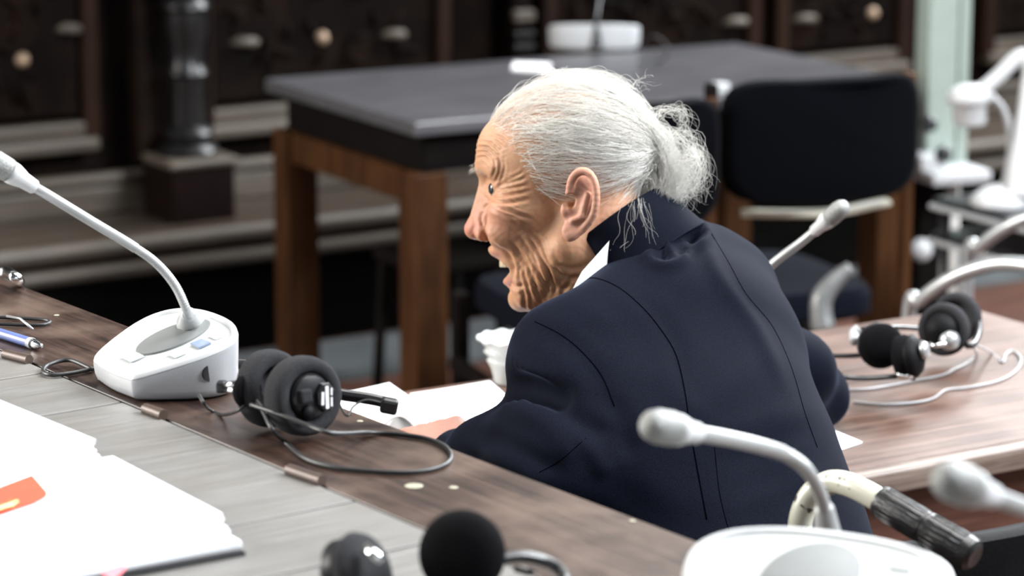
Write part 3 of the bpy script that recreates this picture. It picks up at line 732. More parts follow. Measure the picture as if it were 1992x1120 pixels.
oa, ob, oc = G(8, 940, DZ + .0252), G(62, 922, DZ + .0252), G(92, 960, DZ + .0252)
tabq = MB(); pl_ = [G(3, 945, DZ + .026), G(62, 923, DZ + .026), G(66, 927, DZ + .026), G(92, 957, DZ + .026), G(91, 964, DZ + .026), G(70, 975, DZ + .026), G(-60, 1018, DZ + .026), G(-80, 985, DZ + .026)]
tabq.slab(pl_[::-1], .0006); tabq.build('orange_tab', M_orange, file2)
q = MB(); q.tube([G(-30, 996, DZ + .029), G(24, 980, DZ + .029)], .0032, 10, flat=.6); q.build('metal_fastener', M_brass, file2, True)
q = MB(); q.lathe([(.0042, 0), (.0042, .001), (.003, .0018)], G(26, 977, DZ + .0265), UPZ, 14); q.build('eyelet', M_brass, file2)
pk = [G(196, 1122, DZ + .0225), G(238, 1107, DZ + .0225), G(246, 1114, DZ + .0225), G(220, 1140, DZ + .0225)]
q = MB(); q.slab([p_ + UPZ * .004 for p_ in pk][::-1], .0006); q.build('pink_tab', M_pink, file2)
# far file
file1 = empty('paper_file', G(-20, 900, DZ), 'loose stack of white sheets lying behind the orange-tabbed file', 'papers', 'files on the bench')
B0 = G(0, 776, DZ + .024); B1 = G(184, 852, DZ + .024)
bd_ = (B1 - B0).normalized(); bp_ = Vector((-bd_.y, bd_.x, 0)); bp_ = bp_ if bp_.x < 0 else -bp_
cs1 = [B0 - bd_ * .20, B1, B1 + bp_ * .055 , B0 - bd_ * .20 + bp_ * .055]
cs1 = [B0 - bd_ * .20, B1, B1 + bp_ * .21, B0 - bd_ * .20 + bp_ * .21]
low = [p_ + bd_ * .008 * (1 if i in (1, 2) else 0) for i, p_ in enumerate(cs1)]
cut = lambda cs_, t_: [cs_[0], cs_[1], cs_[1].lerp(cs_[2], t_), cs_[0].lerp(cs_[3], t_)]
paper_stack(file1, cut(low, .36), DZ + .001, 5, .0015, 21, .0022, mats=[M_paper, M_paperg])
paper_stack(file1, cut(cs1, .33), DZ + .0125, 5, .0015, 22, .0022, mats=[M_paper, M_paperg, M_paper])

# papers on the person's table
zt = TZ + .001
p1_ = empty('paper_stack', G(760, 790, TZ), 'stack of white papers on the table held by the resting hand', 'papers', 'papers on the table')
PT = .030
a_, b_, c_ = G(628, 772, TZ + PT), G(760, 741, TZ + PT), G(905, 838, TZ + PT)
cs = [a_, b_, c_, a_ + (c_ - b_)]
cs = [p_.copy() for p_ in cs]
paper_stack(p1_, cs[::-1], zt, 9, .002, 31, .0032)
p2_ = empty('paper_sheets', G(880, 790, TZ), 'white paper sheets lying under the navy sleeve beside the bowl', 'papers', 'papers on the table')
a_, b_, c_ = G(800, 764, TZ + .012), G(955, 738, TZ + .012), G(1060, 830, TZ + .012)
cs = [a_, b_, c_, a_ + (c_ - b_)]
paper_stack(p2_, cs[::-1], zt, 4, .002, 32, .0026)
# the curled page with bluish underside at the hand
q = MB(); pts_t = []
for k in range(9):
    t = k / 8
    ar_ = math.sin(math.pi * t) ** .8
    pts_t.append((P(742 + 74 * t, 834 + 14 * t - 32 * ar_, 3.16), P(778 + 70 * t, 792 + 10 * t - 6 * ar_, 3.34)))
vs_ = [p_ for pr_ in pts_t for p_ in pr_] + [p_ - UPZ * .0008 for pr_ in pts_t for p_ in pr_]
fs_ = []
for k in range(8):
    fs_.append((2 * k, 2 * k + 1, 2 * k + 3, 2 * k + 2)); o_ = 18; fs_.append((o_ + 2 * k, o_ + 2 * k + 2, o_ + 2 * k + 3, o_ + 2 * k + 1))
    fs_.append((2 * k, 2 * k + 2, 18 + 2 * k + 2, 18 + 2 * k)); fs_.append((2 * k + 1, 18 + 2 * k + 1, 18 + 2 * k + 3, 2 * k + 3))
q.add(vs_, fs_); q.build('curled_page', M_paper, p1_, True)
p3_ = MB(); p3_.slab([G(1560, 880, TZ + .002), G(1640, 872, TZ + .002), G(1677, 859, TZ + .002), G(1622, 836, TZ + .002), G(1540, 820, TZ + .002)], .0014)
tag(p3_.build('paper_sheet', M_paper), 'corner of a white paper sheet beside the jacket on the table', 'paper')

# ribbed white bowl with water
bo = G(992, 744, TZ); 
bowl = empty('bowl', bo, 'ribbed white bowl half hidden behind the navy shoulder', 'bowl')
q = MB(); rows = []
prof = [(.016, 0), (.018, .002), (.0195, .012), (.021, .018), (.0215, .020), (.0262, .030), (.0232, .033), (.0295, .042), (.0262, .045), (.0325, .055), (.0365, .058), (.0375, .060), (.0355, .061), (.033, .057)]
for i, (r_, h_) in enumerate(prof):
    rows.append([bo + Vector((math.cos(a) * r_ * 1.12, math.sin(a) * r_ * 1.12, h_ * .98 + (.0014 * math.sin(11 * a) if i >= 10 else 0))) for a in [2 * math.pi * k / 66 for k in range(66)]])
q.loops(rows, True, False); q.build('shell', M_porc, bowl, 'auto')
q = MB(); q.lathe([(.0005, .050), (.0310, .050), (.0310, .051), (.0005, .0512)], bo, UPZ, 32); q.build('liquid', M_water, bowl)
# paper on the background desk
q = MB(); q.slab([G(995, 133, BZ + .004), G(1065, 138, BZ + .004), G(1072, 123, BZ + .004), G(1000, 120, BZ + .004)], .004)
tag(q.build('note_sheet', M_paper), 'small white note on the background desk left of the microphone', 'paper')
q = MB(); q.box(G(1398, 182, BZ) + UPZ * .012, (.040, .03, .022), BM, .004); nbx = q
tag(q.build('white_box', M_white), 'small white box on the background desk between the two chairs', 'box')
# ------------------------------------------------------------------ equipment at the right of the background
ds = 6.55
def S(px, py, d=ds): return P(px, py, d)
zb = S(1825, 338).z; p_c = S(1822, 315)
pbase = Vector((p_c.x, p_c.y, 0))
stand = empty('equipment_stand', pbase, 'pale green-white metal pillar stand with black knobs beside the chairs', 'stand')
AS = math.radians(20); SM = RZ(AS)
q = MB(); q.box(Vector((pbase.x - .008, pbase.y, zb + .95)), (.078, .07, 1.9), SM, .008); q.build('pillar', M_postw, stand, 'auto')
q = MB(); q.box(Vector((pbase.x + .046, pbase.y + .012, zb + .95)), (.03, .06, 1.9), SM, .010); q.build('pillar_rail', M_postw, stand, 'auto')
q = MB(); q.box(Vector((pbase.x + .005, pbase.y - .05, zb + .014)), (.150, .20, .028), SM, .006); q.build('ledge', M_white, stand, 'auto')
q = MB(); q.box(Vector((pbase.x - .035, pbase.y - .10, zb + .045)), (.065, .06, .04), SM, .008); q.build('clamp_block', M_white, stand, 'auto')
for px, py in ((1806, 242), (1834, 300)):
    q = MB(); q.lathe([(.017, 0), (.019, .006), (.019, .014), (.013, .020), (.001, .021)], S(px, py, ds - .12), -CF, 20); q.build('knob', M_black, stand, 'auto')
q = MB(); q.box(Vector((pbase.x - .02, pbase.y, zb / 2)), (.07, .07, zb), SM, .006); q.build('lower_column', M_bapr, stand)
q = MB(); q.tube([Vector((pbase.x + .036, pbase.y - .03, 0.02)), Vector((pbase.x + .036, pbase.y - .03, zb))], .016, 12); q.build('pole', mat('pale_tube', (.5, .48, .45), .4, var=.1), stand, True)
q = MB(); q.box(Vector((pbase.x + .02, pbase.y - .03, .02)), (.36, .30, .04), SM, .01); q.build('foot', M_greyp, stand)
q = MB(); q.lathe([(.012, 0), (.024, .008), (.026, .02), (.018, .032), (.001, .036)], S(1790, 486, ds - .14), -CF, 20); q.build('castor', M_white, stand, True)

dd = 5.75
def V(px, py, d=dd): return P(px, py, d)
shz = V(1930, 395).z
dc = V(1985, 395); cart = empty('equipment_cart', Vector((dc.x + .08, dc.y, 0)), 'black two-shelf cart with grey rims at the right edge', 'cart')
CM = RZ(math.radians(30))
cb = Vector((dc.x + .10, dc.y + .05, 0))
for z_, nm in ((shz - .012, 'shelf'), (shz - .085, 'shelf'), (.14, 'shelf')):
    q = MB(); q.box(cb + UPZ * z_, (.42, .34, .016), CM, .006); sh = q.build(nm, M_black, cart)
    q = MB(); q.box(cb + UPZ * (z_ - .012), (.43, .35, .012), CM, .004); q.build('rim', M_greyp, sh)
for sx in (-1, 1):
    for sy in (-1, 1):
        q = MB(); q.tube([cb + CM @ Vector((sx * .19, sy * .15, .02)), cb + CM @ Vector((sx * .19, sy * .15, shz - .02))], .012, 10); q.build('leg', M_black, cart, True)
dcam = empty('document_camera', V(1955, 378), 'white document camera with bent arm on the cart at the right edge', 'camera')
q = MB(); bcen = V(1948, 380); bcen.z = shz - .004
q.lathe([(.062, 0), (.064, .006), (.058, .018), (.040, .032), (.018, .040), (.001, .042)], bcen, UPZ, 28); q.build('base', M_white, dcam, True)
q = MB(); q.tube(catmull([V(1985, 385, dd - .02), V(1986, 330, dd - .02), V(1992, 270, dd - .02), V(1998, 200, dd), V(2003, 140, dd), V(1992, 112, dd), V(1975, 116, dd), V(1940, 150, dd), V(1905, 180, dd)], 8), [.034, .030, .022, .018, .016, .016, .016, .015, .015], 14); q.build('arm', M_white, dcam, True)
hc = V(1885, 192, dd)
q = MB(); q.lathe([(.001, .030), (.022, .028), (.040, .018), (.046, .004), (.044, -.006), (.036, -.012), (.034, -.014), (.034, -.048), (.030, -.054), (.001, -.055)], hc, (UPZ - CR * .06).normalized(), 28); q.build('camera_head', M_white, dcam, True)
q = MB(); q.tube(catmull([V(1925, 182, dd), V(1955, 220, dd), V(1966, 280, dd), V(1958, 340, dd), V(1950, 372, dd)], 8), .007, 8); q.build('cable', M_cordg, dcam, True)

# tubular chair whose bent arm shows behind the table corner
tcb = P(2080, 640, 4.30); tc0 = Vector((tcb.x, tcb.y, 0))
tch = empty('tubular_chair', tc0, 'chair with bent chrome tube arm behind the right table corner', 'chair')
arm1 = [P(1768, 612, 4.45), P(1790, 585, 4.42), P(1840, 548, 4.38), P(1900, 522, 4.34), P(1960, 512, 4.30), P(2030, 525, 4.25), P(2090, 570, 4.20)]
bot = arm1[-1].copy(); bot.z = .02
st_ = arm1[0].copy(); st_.z = .02
q = MB(); q.tube(catmull([st_, st_ + UPZ * .3] + arm1 + [bot + UPZ * .3, bot], 8), .0115, 12); q.build('arm_tube', M_satin if 'M_satin' in globals() else M_silver, tch, True)
off = Vector((.16, .42, 0))
q = MB(); q.tube(catmull([st_ + off, st_ + off + UPZ * .3] + [p_ + off for p_ in arm1] + [bot + off + UPZ * .3, bot + off], 8), .0115, 12); q.build('arm_tube', M_silver, tch, True)
mid = (st_ + bot) / 2 + off / 2
q = MB(); q.box(Vector((mid.x + .05, mid.y, .45)), (.40, .40, .05), RZ(math.radians(20)), .015); q.build('seat', M_chairf, tch)
M_dull = mat('dull_metal', (.15, .155, .155), .4, metal=.3, var=.15)
# chrome foot bracket under the right-hand black chair
q = MB(); q.tube(catmull([P(1655, 520, 5.0), P(1625, 545, 5.0), P(1600, 578, 5.0), P(1597, 610, 5.0), P(1602, 640, 5.0)], 6), [.012, .016, .020, .020, .022], 12)
fb_ = q.build('foot_rest', M_dull, None, True)
tag(fb_, 'blurred bent chrome foot rest on the floor below the black chair', 'foot rest')

# low black stool half hidden below the background desk
sc_ = P(800, 508, 6.0); stool = empty('stool', Vector((sc_.x, sc_.y, 0)), 'black low stool standing below the background desk', 'stool')
q = MB(); q.box(Vector((sc_.x + .06, sc_.y + .06, sc_.z)), (.22, .22, .03), BM, .008); q.build('seat', M_bapr, stool)
for a_, b_ in ((-1, -1), (1, -1), (-1, 1), (1, 1)):
    t_ = Vector((sc_.x + .06, sc_.y + .06, sc_.z - .015)) + BU * .09 * a_ + BN * .09 * b_; bt = t_ + BU * .015 * a_ + BN * .015 * b_; bt.z = .012
    q = MB(); q.tube([bt, t_], .012, 8); q.build('leg', M_bapr, stool, True)
# ------------------------------------------------------------------ wheelchair
WF = (RZ(math.radians(121)) @ Vector((1, 0, 0))); WR = (RZ(math.radians(31)) @ Vector((1, 0, 0)))
wp = P(1560, 1080, 2.46)
wc = Vector((wp.x, wp.y, 0)) + WR * .22 + WF * .2
wch = empty('wheelchair', wc, 'wheelchair with chipped cream push handle and black rubber grip', 'wheelchair')
M_cream = None
m_, N_, L_, b_ = mat_new('chipped_cream_paint')
tc_ = N_.new('ShaderNodeTexCoord'); no_ = N_.new('ShaderNodeTexNoise'); no_.inputs['Scale'].default_value = 95; no_.inputs['Detail'].default_value = 3
L_.new(tc_.outputs['Object'], no_.inputs['Vector']); cr_ = N_.new('ShaderNodeValToRGB'); cr_.color_ramp.interpolation = 'CONSTANT'
cr_.color_ramp.elements[0].color = (.07, .065, .055, 1); cr_.color_ramp.elements[1].position = .365; cr_.color_ramp.elements[1].color = (.56, .56, .47, 1)
L_.new(no_.outputs['Fac'], cr_.inputs['Fac']); L_.new(cr_.outputs['Color'], b_.inputs['Base Color']); b_.inputs['Roughness'].default_value = .3
M_cream = m_
for s_ in (0, 1):
    sh_ = WR * (.44 * s_)
    pth = [P(1563, 1180, 2.47), P(1560, 1080, 2.46), P(1557, 1015, 2.455), P(1577, 963, 2.45), P(1617, 938, 2.44), P(1660, 946, 2.42), P(1715, 975, 2.40), P(1745, 992, 2.39)]
    pth = [p_ + sh_ for p_ in pth]; low = pth[0].copy(); low.z = .42
    q = MB(); q.tube([low] + catmull(pth, 8), .0106, 14); post = q.build('back_post', M_cream, wch, True)
    g0, g1 = P(1713, 974, 2.40) + sh_, P(1897, 1084, 2.345) + sh_
    gd = (g1 - g0).normalized(); gl = (g1 - g0).length
    q = MB(); pr_ = [(.0128, -.001), (.0140, .001), (.0140, gl * .44), (.0146, gl * .45)]
    k = 0
    pr_ = [(.0130, -.001), (.0141, .002), (.0141, gl * .47), (.0134, gl * .475), (.0134, gl * .49), (.0146, gl * .495), (.0150, gl * .9), (.0140, gl * .97), (.010, gl), (.006, gl * .995), (.001, gl * .99)]
    q.lathe(pr_, g0, gd, 28); grip = q.build('grip', mat('black_rubber', (.010, .010, .011), .36, var=.3, scale=300, bump=.4, bscale=700), wch, 'auto')
    q = MB(); e1_ = gd.orthogonal().normalized(); e2_ = gd.cross(e1_)
    for kk in range(20):
        a = 2 * math.pi * kk / 20; dd_ = e1_ * math.cos(a) + e2_ * math.sin(a)
        q.tube([g0 + gd * gl * .04 + dd_ * .0141, g0 + gd * gl * .45 + dd_ * .0141], .0007, 5)
        q.tube([g0 + gd * gl * .52 + dd_ * .0148, g0 + gd * gl * .88 + dd_ * .0151], .0007, 5)
    q.build('ribbing', M_black, grip, True)
# upholstery of the back
rows = []
topz = P(1720, 1034, 2.52).z
wl_ = Vector((wp.x, wp.y, 0))
for off_, zz0, zz1 in ((0, .50, topz), (1, .50, topz)):
    pass
q = MB(); ring_rows = []
nseg = 14
for z_, th in ((.48, .010), (.60, .012), (.75, .013), (topz - .02, .014), (topz - .004, .013), (topz, .006)):
    r_ = []
    for k in range(nseg + 1):
        t = k / nseg; sag = -.05 * math.sin(math.pi * t)
        r_.append(wl_ + WR * (.44 * t) + WF * (sag + th) + UPZ * (z_ + .012 * t))
    for k in range(nseg, -1, -1):
        t = k / nseg; sag = -.05 * math.sin(math.pi * t)
        r_.append(wl_ + WR * (.44 * t) + WF * (sag - th) + UPZ * (z_ + .012 * t))
    ring_rows.append(r_)
q.loops(ring_rows); q.build('back_upholstery', M_leather, wch, 'auto')
q = MB(); q.box(wl_ + WR * .22 + WF * .21 + UPZ * .46, (.42, .42, .04), Matrix((WR, WF, UPZ)).transposed(), .015); q.build('seat', M_leather, wch, 'auto')
for s_ in (0, 1):
    sidep = wl_ + WR * (.44 * s_ + (.035 if s_ else -.035))
    q = MB(); ctr = sidep + WF * .08 + UPZ * .30
    q.tube([ctr + (WF * math.cos(a) + UPZ * math.sin(a)) * .285 for a in [2 * math.pi * k / 40 for k in range(40)]], .014, 10, closed=True); wh = q.build('wheel', M_black, wch, True)
    q = MB()
    for k in range(12):
        a = 2 * math.pi * k / 12; q.tube([ctr, ctr + (WF * math.cos(a) + UPZ * math.sin(a)) * .28], .0014, 5)
    q.build('spokes', M_chrome, wh)
    q = MB(); c2_ = sidep + WF * .46 + UPZ * .085
    q.tube([c2_ + (WF * math.cos(a) + UPZ * math.sin(a)) * .072 for a in [2 * math.pi * k / 24 for k in range(24)]], .012, 8, closed=True); q.build('castor', M_black, wch, True)
    q = MB(); sp = wl_ + WR * (.44 * s_); q.tube(catmull([sp + UPZ * .45, sp + WF * .40 + UPZ * .45, sp + WF * .46 + UPZ * .30, sp + WF * .46 + UPZ * .10], 6), .011, 10); q.tube([sp + UPZ * .46, sp + UPZ * .28], .011, 10); q.build('side_frame', M_cream, wch, True)
# ------------------------------------------------------------------ signed-distance modelling kit
def smin(a, b, k):
    h = np.maximum(k - np.abs(a - b), 0) / k
    return np.minimum(a, b) - h * h * k * .25
def smax(a, b, k): return -smin(-a, -b, k)
def s_ell(X, c, r, R=None):
    q = [X[i] - c[i] for i in range(3)]
    if R is not None: q = [sum(R[j][i] * q[j] for j in range(3)) for i in range(3)]
    k0 = np.sqrt(sum((q[i] / r[i]) ** 2 for i in range(3))); k1 = np.sqrt(sum((q[i] / (r[i] * r[i])) ** 2 for i in range(3)))
    return k0 * (k0 - 1) / np.maximum(k1, 1e-9)
def s_cap(X, a, b, ra, rb):
    ab = [b[i] - a[i] for i in range(3)]; L2 = sum(x * x for x in ab) + 1e-12
    t = np.clip(sum((X[i] - a[i]) * ab[i] for i in range(3)) / L2, 0, 1)
    return np.sqrt(sum((X[i] - a[i] - ab[i] * t) ** 2 for i in range(3))) - (ra + (rb - ra) * t)
def surface_nets(fn, lo, hi, h):
    ax = [np.arange(lo[i], hi[i] + h, h, dtype=np.float32) for i in range(3)]
    X = np.meshgrid(*ax, indexing='ij')
    # coarse pass, then a fine pass only near the surface
    nf = [len(a) for a in ax]; st = 4
    Xc = np.meshgrid(*[a[::st] + 1.5 * h for a in ax], indexing='ij'); Fc = fn(Xc)
    def upn(A):
        for i in range(3): A = np.repeat(A, st, axis=i)
        return np.ascontiguousarray(A[:nf[0], :nf[1], :nf[2]])
    msk = upn(np.abs(Fc) < 7.0 * h); F = upn(Fc).astype(np.float32)
    F[msk] = fn([a[msk] for a in X]); nx, ny, nz = F.shape
    ins = F < 0
    cnt = np.zeros((nx - 1, ny - 1, nz - 1), np.int8)
    offs = [(i, j, k) for i in (0, 1) for j in (0, 1) for k in (0, 1)]
    for i, j, k in offs: cnt += ins[i:nx - 1 + i, j:ny - 1 + j, k:nz - 1 + k]
    act = (cnt > 0) & (cnt < 8); cells = np.argwhere(act)
    idx = -np.ones(act.shape, np.int32); idx[act] = np.arange(len(cells))
    val = np.stack([F[cells[:, 0] + o[0], cells[:, 1] + o[1], cells[:, 2] + o[2]] for o in offs], 1)
    acc = np.zeros((len(cells), 3)); n = np.zeros(len(cells))
    for a in range(8):
        for b in range(a + 1, 8):
            d = np.abs(np.array(offs[a]) - np.array(offs[b]))
            if d.sum() != 1: continue
            m = (val[:, a] < 0) != (val[:, b] < 0)
            t = val[m, a] / (val[m, a] - val[m, b])
            acc[m] += np.array(offs[a]) + t[:, None] * (np.array(offs[b]) - np.array(offs[a])); n[m] += 1
    V_ = (cells + acc / n[:, None]) * h + np.array([ax[0][0], ax[1][0], ax[2][0]])
    quads = []
    for d in range(3):
        e = [1, 1, 1]; 
        sl0 = [slice(None)] * 3; sl1 = [slice(None)] * 3
        sl0[d] = slice(0, -1); sl1[d] = slice(1, None)
        ch = ins[tuple(sl0)] != ins[tuple(sl1)]
        p = np.argwhere(ch); u, v = [(1, 2), (2, 0), (0, 1)][d]
        ok = (p[:, u] > 0) & (p[:, v] > 0) & (p[:, u] < F.shape[u] - 1) & (p[:, v] < F.shape[v] - 1)
        p = p[ok]
        flip = ins[p[:, 0], p[:, 1], p[:, 2]]
        def c(du, dv):
            q_ = p.copy(); q_[:, u] -= du; q_[:, v] -= dv; return idx[q_[:, 0], q_[:, 1], q_[:, 2]]
        Q = np.stack([c(1, 1), c(0, 1), c(0, 0), c(1, 0)], 1)
        Q[~flip] = Q[~flip][:, ::-1]
        quads.append(Q)
    return V_, np.concatenate(quads)
def np_mesh(name, V_, Q, mat_, parent, smooth=True):
    me = bpy.data.meshes.new(name)
    Q = np.asarray(Q, np.int32); k = Q.shape[1]
    me.vertices.add(len(V_)); me.vertices.foreach_set('co', np.asarray(V_, np.float32).ravel())
    me.loops.add(Q.size); me.loops.foreach_set('vertex_index', Q.ravel())
    me.polygons.add(len(Q)); me.polygons.foreach_set('loop_start', np.arange(0, Q.size, k, dtype=np.int32))
    if smooth: me.polygons.foreach_set('use_smooth', np.ones(len(Q), bool))
    me.update(calc_edges=True); me.validate()
    me.materials.append(mat_)
    o = bpy.data.objects.new(name, me); COL.objects.link(o)
    if parent:
        o.parent = parent; o.matrix_parent_inverse = world_mat(parent).inverted()
    return o
def vnormals(V_, Q):
    fn = np.cross(V_[Q[:, 2]] - V_[Q[:, 0]], V_[Q[:, 3]] - V_[Q[:, 1]]); N_ = np.zeros_like(V_)
    for k in range(4): np.add.at(N_, Q[:, k], fn)
    return N_ / np.maximum(np.linalg.norm(N_, axis=1), 1e-12)[:, None]
def laplace(V_, Q, it=1, lam=.5):
    for _ in range(it):
        A = np.zeros_like(V_); n = np.zeros(len(V_))
        for k in range(4):
            a, b = Q[:, k], Q[:, (k + 1) % 4]
            np.add.at(A, a, V_[b]); np.add.at(n, a, 1); np.add.at(A, b, V_[a]); np.add.at(n, b, 1)
        V_ = V_ + lam * (A / np.maximum(n, 1)[:, None] - V_)
    return V_
def poly_dist(px, py, pts):
    best = np.full(px.shape, 1e9); par = np.zeros(px.shape)
    n = len(pts) - 1
    for i in range(n):
        (x0, y0), (x1, y1) = pts[i], pts[i + 1]
        dx, dy = x1 - x0, y1 - y0; L2 = dx * dx + dy * dy + 1e-9
        t = np.clip(((px - x0) * dx + (py - y0) * dy) / L2, 0, 1)
        d = np.hypot(px - x0 - dx * t, py - y0 - dy * t)
        m = d < best; best[m] = d[m]; par[m] = (i + t[m]) / n
    return best, par
def arr(v): return [float(x) for x in v]

# ------------------------------------------------------------------ the seated person
person = empty('person', wc + UPZ * 0, 'white-haired person in navy suit jacket laughing, seated and leaning on table', 'person')
HY = math.radians(10)
HF = (-CR * math.cos(HY) + CF * math.sin(HY)); HL = (-CR * math.sin(HY) - CF * math.cos(HY)); HU = CU.copy()
HO = P(1120, 370, 3.05); PXMM = 3050 / 5500.0
HFn, HLn, HUn, HOn = [np.array(arr(v)) for v in (HF, HL, HU, HO)]
def h2w(f, l, u): return HOn + (np.outer(f, HFn) + np.outer(l, HLn) + np.outer(u, HUn)) * .001
def hpx(px, py, l=0.0):
    """head-local f, u (mm) of a photo position for side offset l (mm)"""
    sx = (1120 - px) * PXMM; return (sx - l * math.sin(HY)) / math.cos(HY), (370 - py) * PXMM
EAR_L = 76.0
def ear_pt(px, py, l): f, u = hpx(px, py, l); return (f, l, u)

def head_sdf(X):
    f, l0, u = X; l = np.abs(l0); Y = (f, l, u)
    d = s_ell(Y, (2, 0, 47), (87, 74, 75))
    d = smin(d, s_ell(Y, (38, 0, 36), (66, 62, 58)), 25)
    d = smin(d, s_ell(Y, (44, 0, -22), (50, 57, 66)), 22)
    d = smin(d, s_ell(Y, (36, 0, -70), (42, 48, 50)), 20)
    # jaw and chin
    d = smin(d, s_cap(Y, (2, 50, -62), (50, 18, -112), 19, 15), 16)
    d = smin(d, s_ell(Y, (60, 0, -117), (14, 18, 14)), 10)
    # cheek bones and laughing cheeks
    d = smin(d, s_ell(Y, (60, 46, -24), (26, 19, 17)), 16)
    d = smin(d, s_ell(Y, (71, 35, -47), (22, 19, 19)), 12)
    # brow
    d = smin(d, s_cap(Y, (99, 8, 24), (80, 46, 22), 8.5, 8), 12)
    d = smin(d, s_ell(Y, (88, 0, 42), (16, 40, 26)), 14)
    # eye socket
    d = smax(d, -s_ell(Y, (102, 30, 5), (15, 15, 10)), 10)
    d = smin(d, s_ell(Y, (76, 31, 2), (12.5, 13, 12.0)), 2)
    d = smin(d, s_cap(Y, (88, 16, 7), (75, 43, 3.5), 5.0, 4.6), 4)      # upper lid fold
    d = smin(d, s_cap(Y, (86, 17, -5.2), (72, 43, -6), 4.8, 5.0), 4)      # lower lid bag
    # nose
    d = smin(d, s_cap(Y, (98, 0, 12), (108, 0, -32), 6.5, 9.0), 8)
    d = smin(d, s_cap(Y, (88, 6, -4), (98, 9, -36), 9, 9), 10)
    d = smin(d, s_ell(Y, (109.5, 0, -41.5), (13, 13, 11.5)), 6)
    d = smin(d, s_ell(Y, (97.5, 13.5, -46), (10.5, 7, 8.5)), 4)
    d = smax(d, -s_ell(Y, (101, 6.5, -53), (5, 3.2, 3.5)), 2)
    # upper lip, lower lip
    d = smin(d, s_ell(Y, (79, 0, -63), (15, 27, 11)), 9)
    d = smax(d, -s_ell(Y, (86, 0, -84), (24, 22, 12.5)), 4)
    d = smax(d, -s_ell(Y, (86, 0, -85), (25, 42, 11.5)), 3)
    d = smin(d, s_cap(Y, (83, 0, -70), (72, 25, -76), 4.2, 3.5), 4)
    d = smin(d, s_cap(Y, (74, 0, -99), (64, 22, -94), 5.6, 4.5), 5)
    d = smax(d, -s_cap(Y, (80, 0, -107.5), (70, 16, -106), 4, 3), 5)
    # neck and loose throat
    d = smin(d, s_cap(Y, (-22, 0, -35), (-62, 0, -175), 54, 58), 24)
    d = smin(d, s_cap(Y, (26, 0, -100), (-30, 0, -170), 26, 40), 22)
    d = smin(d, s_cap(Y, (-8, 50, -30), (10, 24, -120), 10, 9), 18)
    # ear
    for_ear = (X[1] > -1e9)
    e = s_ell(Y, ear_pt(1124, 398, 78), (17, 5, 30), EAR_R)
    ep = [(1104, 388), (1108, 358), (1122, 341), (1140, 343), (1152, 362), (1155, 392), (1150, 420), (1136, 442), (1118, 458), (1105, 464)]
    ep = [(p_.x, p_.y) for p_ in catmull([(a, b, 0) for a, b in ep], 3)]
    for i in range(len(ep) - 1):
        li = 80 + 8 * math.sin(math.pi * min(1, (i + .5) / 22.5)); lj = 80 + 8 * math.sin(math.pi * min(1, (i + 1.5) / 22.5))
        e = smin(e, s_cap(Y, ear_pt(*ep[i], li), ear_pt(*ep[i + 1], lj), 3.7, 3.7), 2.5)
    e = smin(e, s_ell(Y, ear_pt(1105, 453, 80), (8.5, 4.5, 10)), 4)
    e = smax(e, -s_ell(Y, ear_pt(1112, 405, 88), (9.5, 9, 15), EAR_R), 3)
    e = smax(e, -s_ell(Y, ear_pt(1128, 372, 90), (8, 6.5, 13), EAR_R), 3)
    e = smin(e, s_cap(Y, ear_pt(1138, 385, 84), ear_pt(1128, 425, 83), 3.4, 3.4), 3)     # antihelix
    e = smin(e, s_cap(Y, ear_pt(1128, 425, 83), ear_pt(1112, 432, 82), 3.4, 3.2), 3)     # antitragus
    e = smin(e, s_ell(Y, ear_pt(1096, 412, 79), (4.5, 4, 7)), 3)                        # tragus
    e = smax(e, -s_ell(Y, ear_pt(1107, 398, 80), (4.5, 12, 6)), 2)
    d = smin(d, s_ell(Y, ear_pt(1122, 408, 68), (13, 10, 26), EAR_R), 6)
    d = smin(d, e, 4)
    return smax(d, -s_ell(Y, ear_pt(1107, 396, 72), (6.5, 19, 9.5), EAR_R), 2)
ta = math.radians(14)
EAR_R = [[math.cos(ta), 0, -math.sin(ta)], [0, 1, 0], [math.sin(ta), 0, math.cos(ta)]]
EAR_R = [[EAR_R[i][j] for j in range(3)] for i in range(3)]
HV, HQ = surface_nets(head_sdf, (-112, -94, -176), (126, 94, 128), .92)
HV = laplace(HV, HQ, 2, .5)
HN = vnormals(HV, HQ)
f_, l_, u_ = HV.T
al = np.abs(l_)
PXv = 1120 - (f_ * math.cos(HY) + al * math.sin(HY)) / PXMM; PYv = 370 - u_ / PXMM
def Z5(pts): return [(880 + x / 2.667, 200 + y / 2.667) for x, y in pts]
def smooth2(pts):
    c = catmull([(x, y, 0) for x, y in pts], 5); return [(p_.x, p_.y) for p_ in c]
